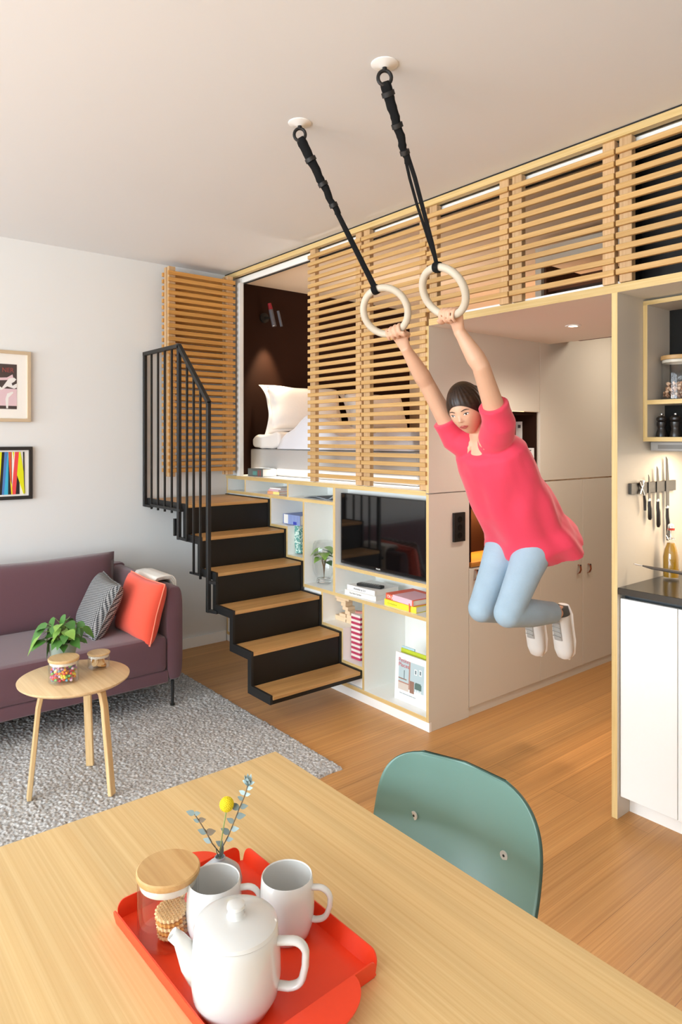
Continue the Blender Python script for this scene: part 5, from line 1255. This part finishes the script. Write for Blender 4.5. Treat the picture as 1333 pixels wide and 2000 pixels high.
# top: loose, short-sleeved, flaring at the hem
b = MB()
hem = pelvis - T_ * .115 + V((.0, .03, 0))
st = [(hem + V((0, .045, .0)), .232, .178), (pelvis - T_ * .06 + V((0, .032, 0)), .232, .180), (pelvis + T_ * .02 + V((0, .018, 0)), .204, .158), (waist + T_ * .0 + V((0, .008, 0)), .200, .152), (waist + T_ * .08, .188, .142), (chest + T_ * .0, .186, .138), (chest + T_ * .07, .178, .124), (neck - T_ * .045, .142, .090), (neck - T_ * .018, .096, .072)]
def shirt_pt(u, v):
    k = v * (len(st) - 1); i = min(int(k), len(st) - 2); f = k - i; p = st[i][0].lerp(st[i + 1][0], f); ra = st[i][1] * (1 - f) + st[i + 1][1] * f; rb = st[i][2] * (1 - f) + st[i + 1][2] * f
    a = u * 2 * PI; fold = 1 + (.050 * math.sin(a * 5 + 1.2 + v * 2) + .035 * math.sin(a * 9 + v * 5) + .02 * math.sin(a * 3 - v * 9)) * max(0, 1 - v * 1.25) + .012 * math.sin(a * 7 + v * 22)
    fold += .055 * (noise.noise(V((math.cos(a) * 1.6, math.sin(a) * 1.6, v * 5.0))) + .5 * noise.noise(V((math.cos(a) * 4, math.sin(a) * 4, v * 9)))) * (1.15 - .5 * v)
    q = p + S_ * (ra * fold * math.cos(a)) + Fr * (rb * fold * math.sin(a))
    dip = .045 * max(0, math.sin(a)) * max(0, (v - .8) / .2)           # neckline lower in front
    hemd = .035 * math.cos(a * 2) * max(0, 1 - v * 6) + .045 * max(0, -math.sin(a)) * max(0, 1 - v * 5)
    return q - T_ * (dip + hemd * .6)
vs = b.surf(shirt_pt, 96, 60, cu=True); b.bm.faces.new([vs[i][0] for i in range(96)]); b.bm.faces.new([vs[95 - i][59] for i in range(96)])
for (S0, E_) in ((RS, RE), (LS, LE)):
    d = (E_ - S0); P = [S0.lerp(chest + T_ * .05, .75), S0.lerp(chest + T_ * .05, .30), S0 + d * .05, S0 + d * .22, S0 + d * .36]
    b.tube(P, [.072, .075, .070, .062, .064], 28)
o = b.build('top', 'shirt', person, ang=180)
rm = o.modifiers.new('one_surface', 'REMESH'); rm.mode = 'VOXEL'; rm.voxel_size = .0055; rm.use_smooth_shade = True; sm = o.modifiers.new('soften', 'SMOOTH'); sm.factor = .6; sm.iterations = 6
# jeans
b = MB(); pel = [(pelvis + T_ * .075, .150, .112), (pelvis + T_ * .02, .172, .122), (pelvis - T_ * .04, .172, .124), (pelvis - T_ * .09, .110, .095)]
b.tube([p[0] for p in pel], [(p[1], p[2]) for p in pel], 28, side=S_)
for (H_, K_, A_) in ((RHp, RK, RA), (LHp, LK, LA)):
    b.tube([H_ + (H_ - K_) * .03, H_.lerp(K_, .2), H_.lerp(K_, .5), H_.lerp(K_, .85), K_], [.094, .090, .076, .066, .063], 24); b.ball(K_, .063, 20); b.ball(H_, .093, 18)
    b.tube([K_, K_.lerp(A_, .2), K_.lerp(A_, .4), K_.lerp(A_, .7), K_.lerp(A_, .86)], [.062, .062, .064, .054, .050], 24)
o = b.build('jeans', 'jeans', person, ang=180)
rm = o.modifiers.new('one_surface', 'REMESH'); rm.mode = 'VOXEL'; rm.voxel_size = .006; rm.use_smooth_shade = True; sm = o.modifiers.new('soften', 'SMOOTH'); sm.factor = .5; sm.iterations = 5
# shoes
for (A_, sx) in ((RA, -1), (LA, 1)):
    dn = V((0, .16, -.985)).normalized(); fo = V((0, -.985, -.16)).normalized()        # toes point down, the sole faces away
    hl = A_ + V((0, .004, -.004))
    b = MB(); b.tube([hl + dn * -.030, hl + dn * .0, hl + dn * .05, hl + dn * .12, hl + dn * .18, hl + dn * .215, hl + dn * .226], [(.024, .030), (.040, .045), (.042, .046), (.048, .040), (.048, .033), (.036, .024), (.014, .010)], 24, side=(1, 0, 0))
    sh_ = b.build('shoe', 'shoe', person, ang=80)
    b = MB(); b.tube([hl + fo * -.032 + dn * -.034, hl + fo * -.040 + dn * .01, hl + fo * -.040 + dn * .07, hl + fo * -.034 + dn * .14, hl + fo * -.026 + dn * .20, hl + fo * -.012 + dn * .232], [(.028, .009), (.041, .012), (.040, .011), (.048, .011), (.043, .010), (.018, .006)], 24, side=(1, 0, 0)); b.build('sole', 'white', sh_, ang=80)
    b = MB(); b.tube([hl + fo * .042 + dn * .02, hl + fo * .042 + dn * .06, hl + fo * .036 + dn * .12], [(.020, .006), (.022, .006), (.022, .005)], 16, side=(1, 0, 0))
    for k in range(4): p = hl + fo * .048 + dn * (.03 + k * .022); b.bar(p + V((-.02, 0, 0)), p + V((.02, 0, -.004)), .004, .003)
    b.build('laces', 'laces', sh_, ang=80)
    b = MB(); b.tube([hl + dn * -.032, hl + dn * .005], [(.034, .040), (.0415, .0465)], 24, side=(1, 0, 0)); b.build('heel_collar', 'shoegrey', sh_, ang=80)
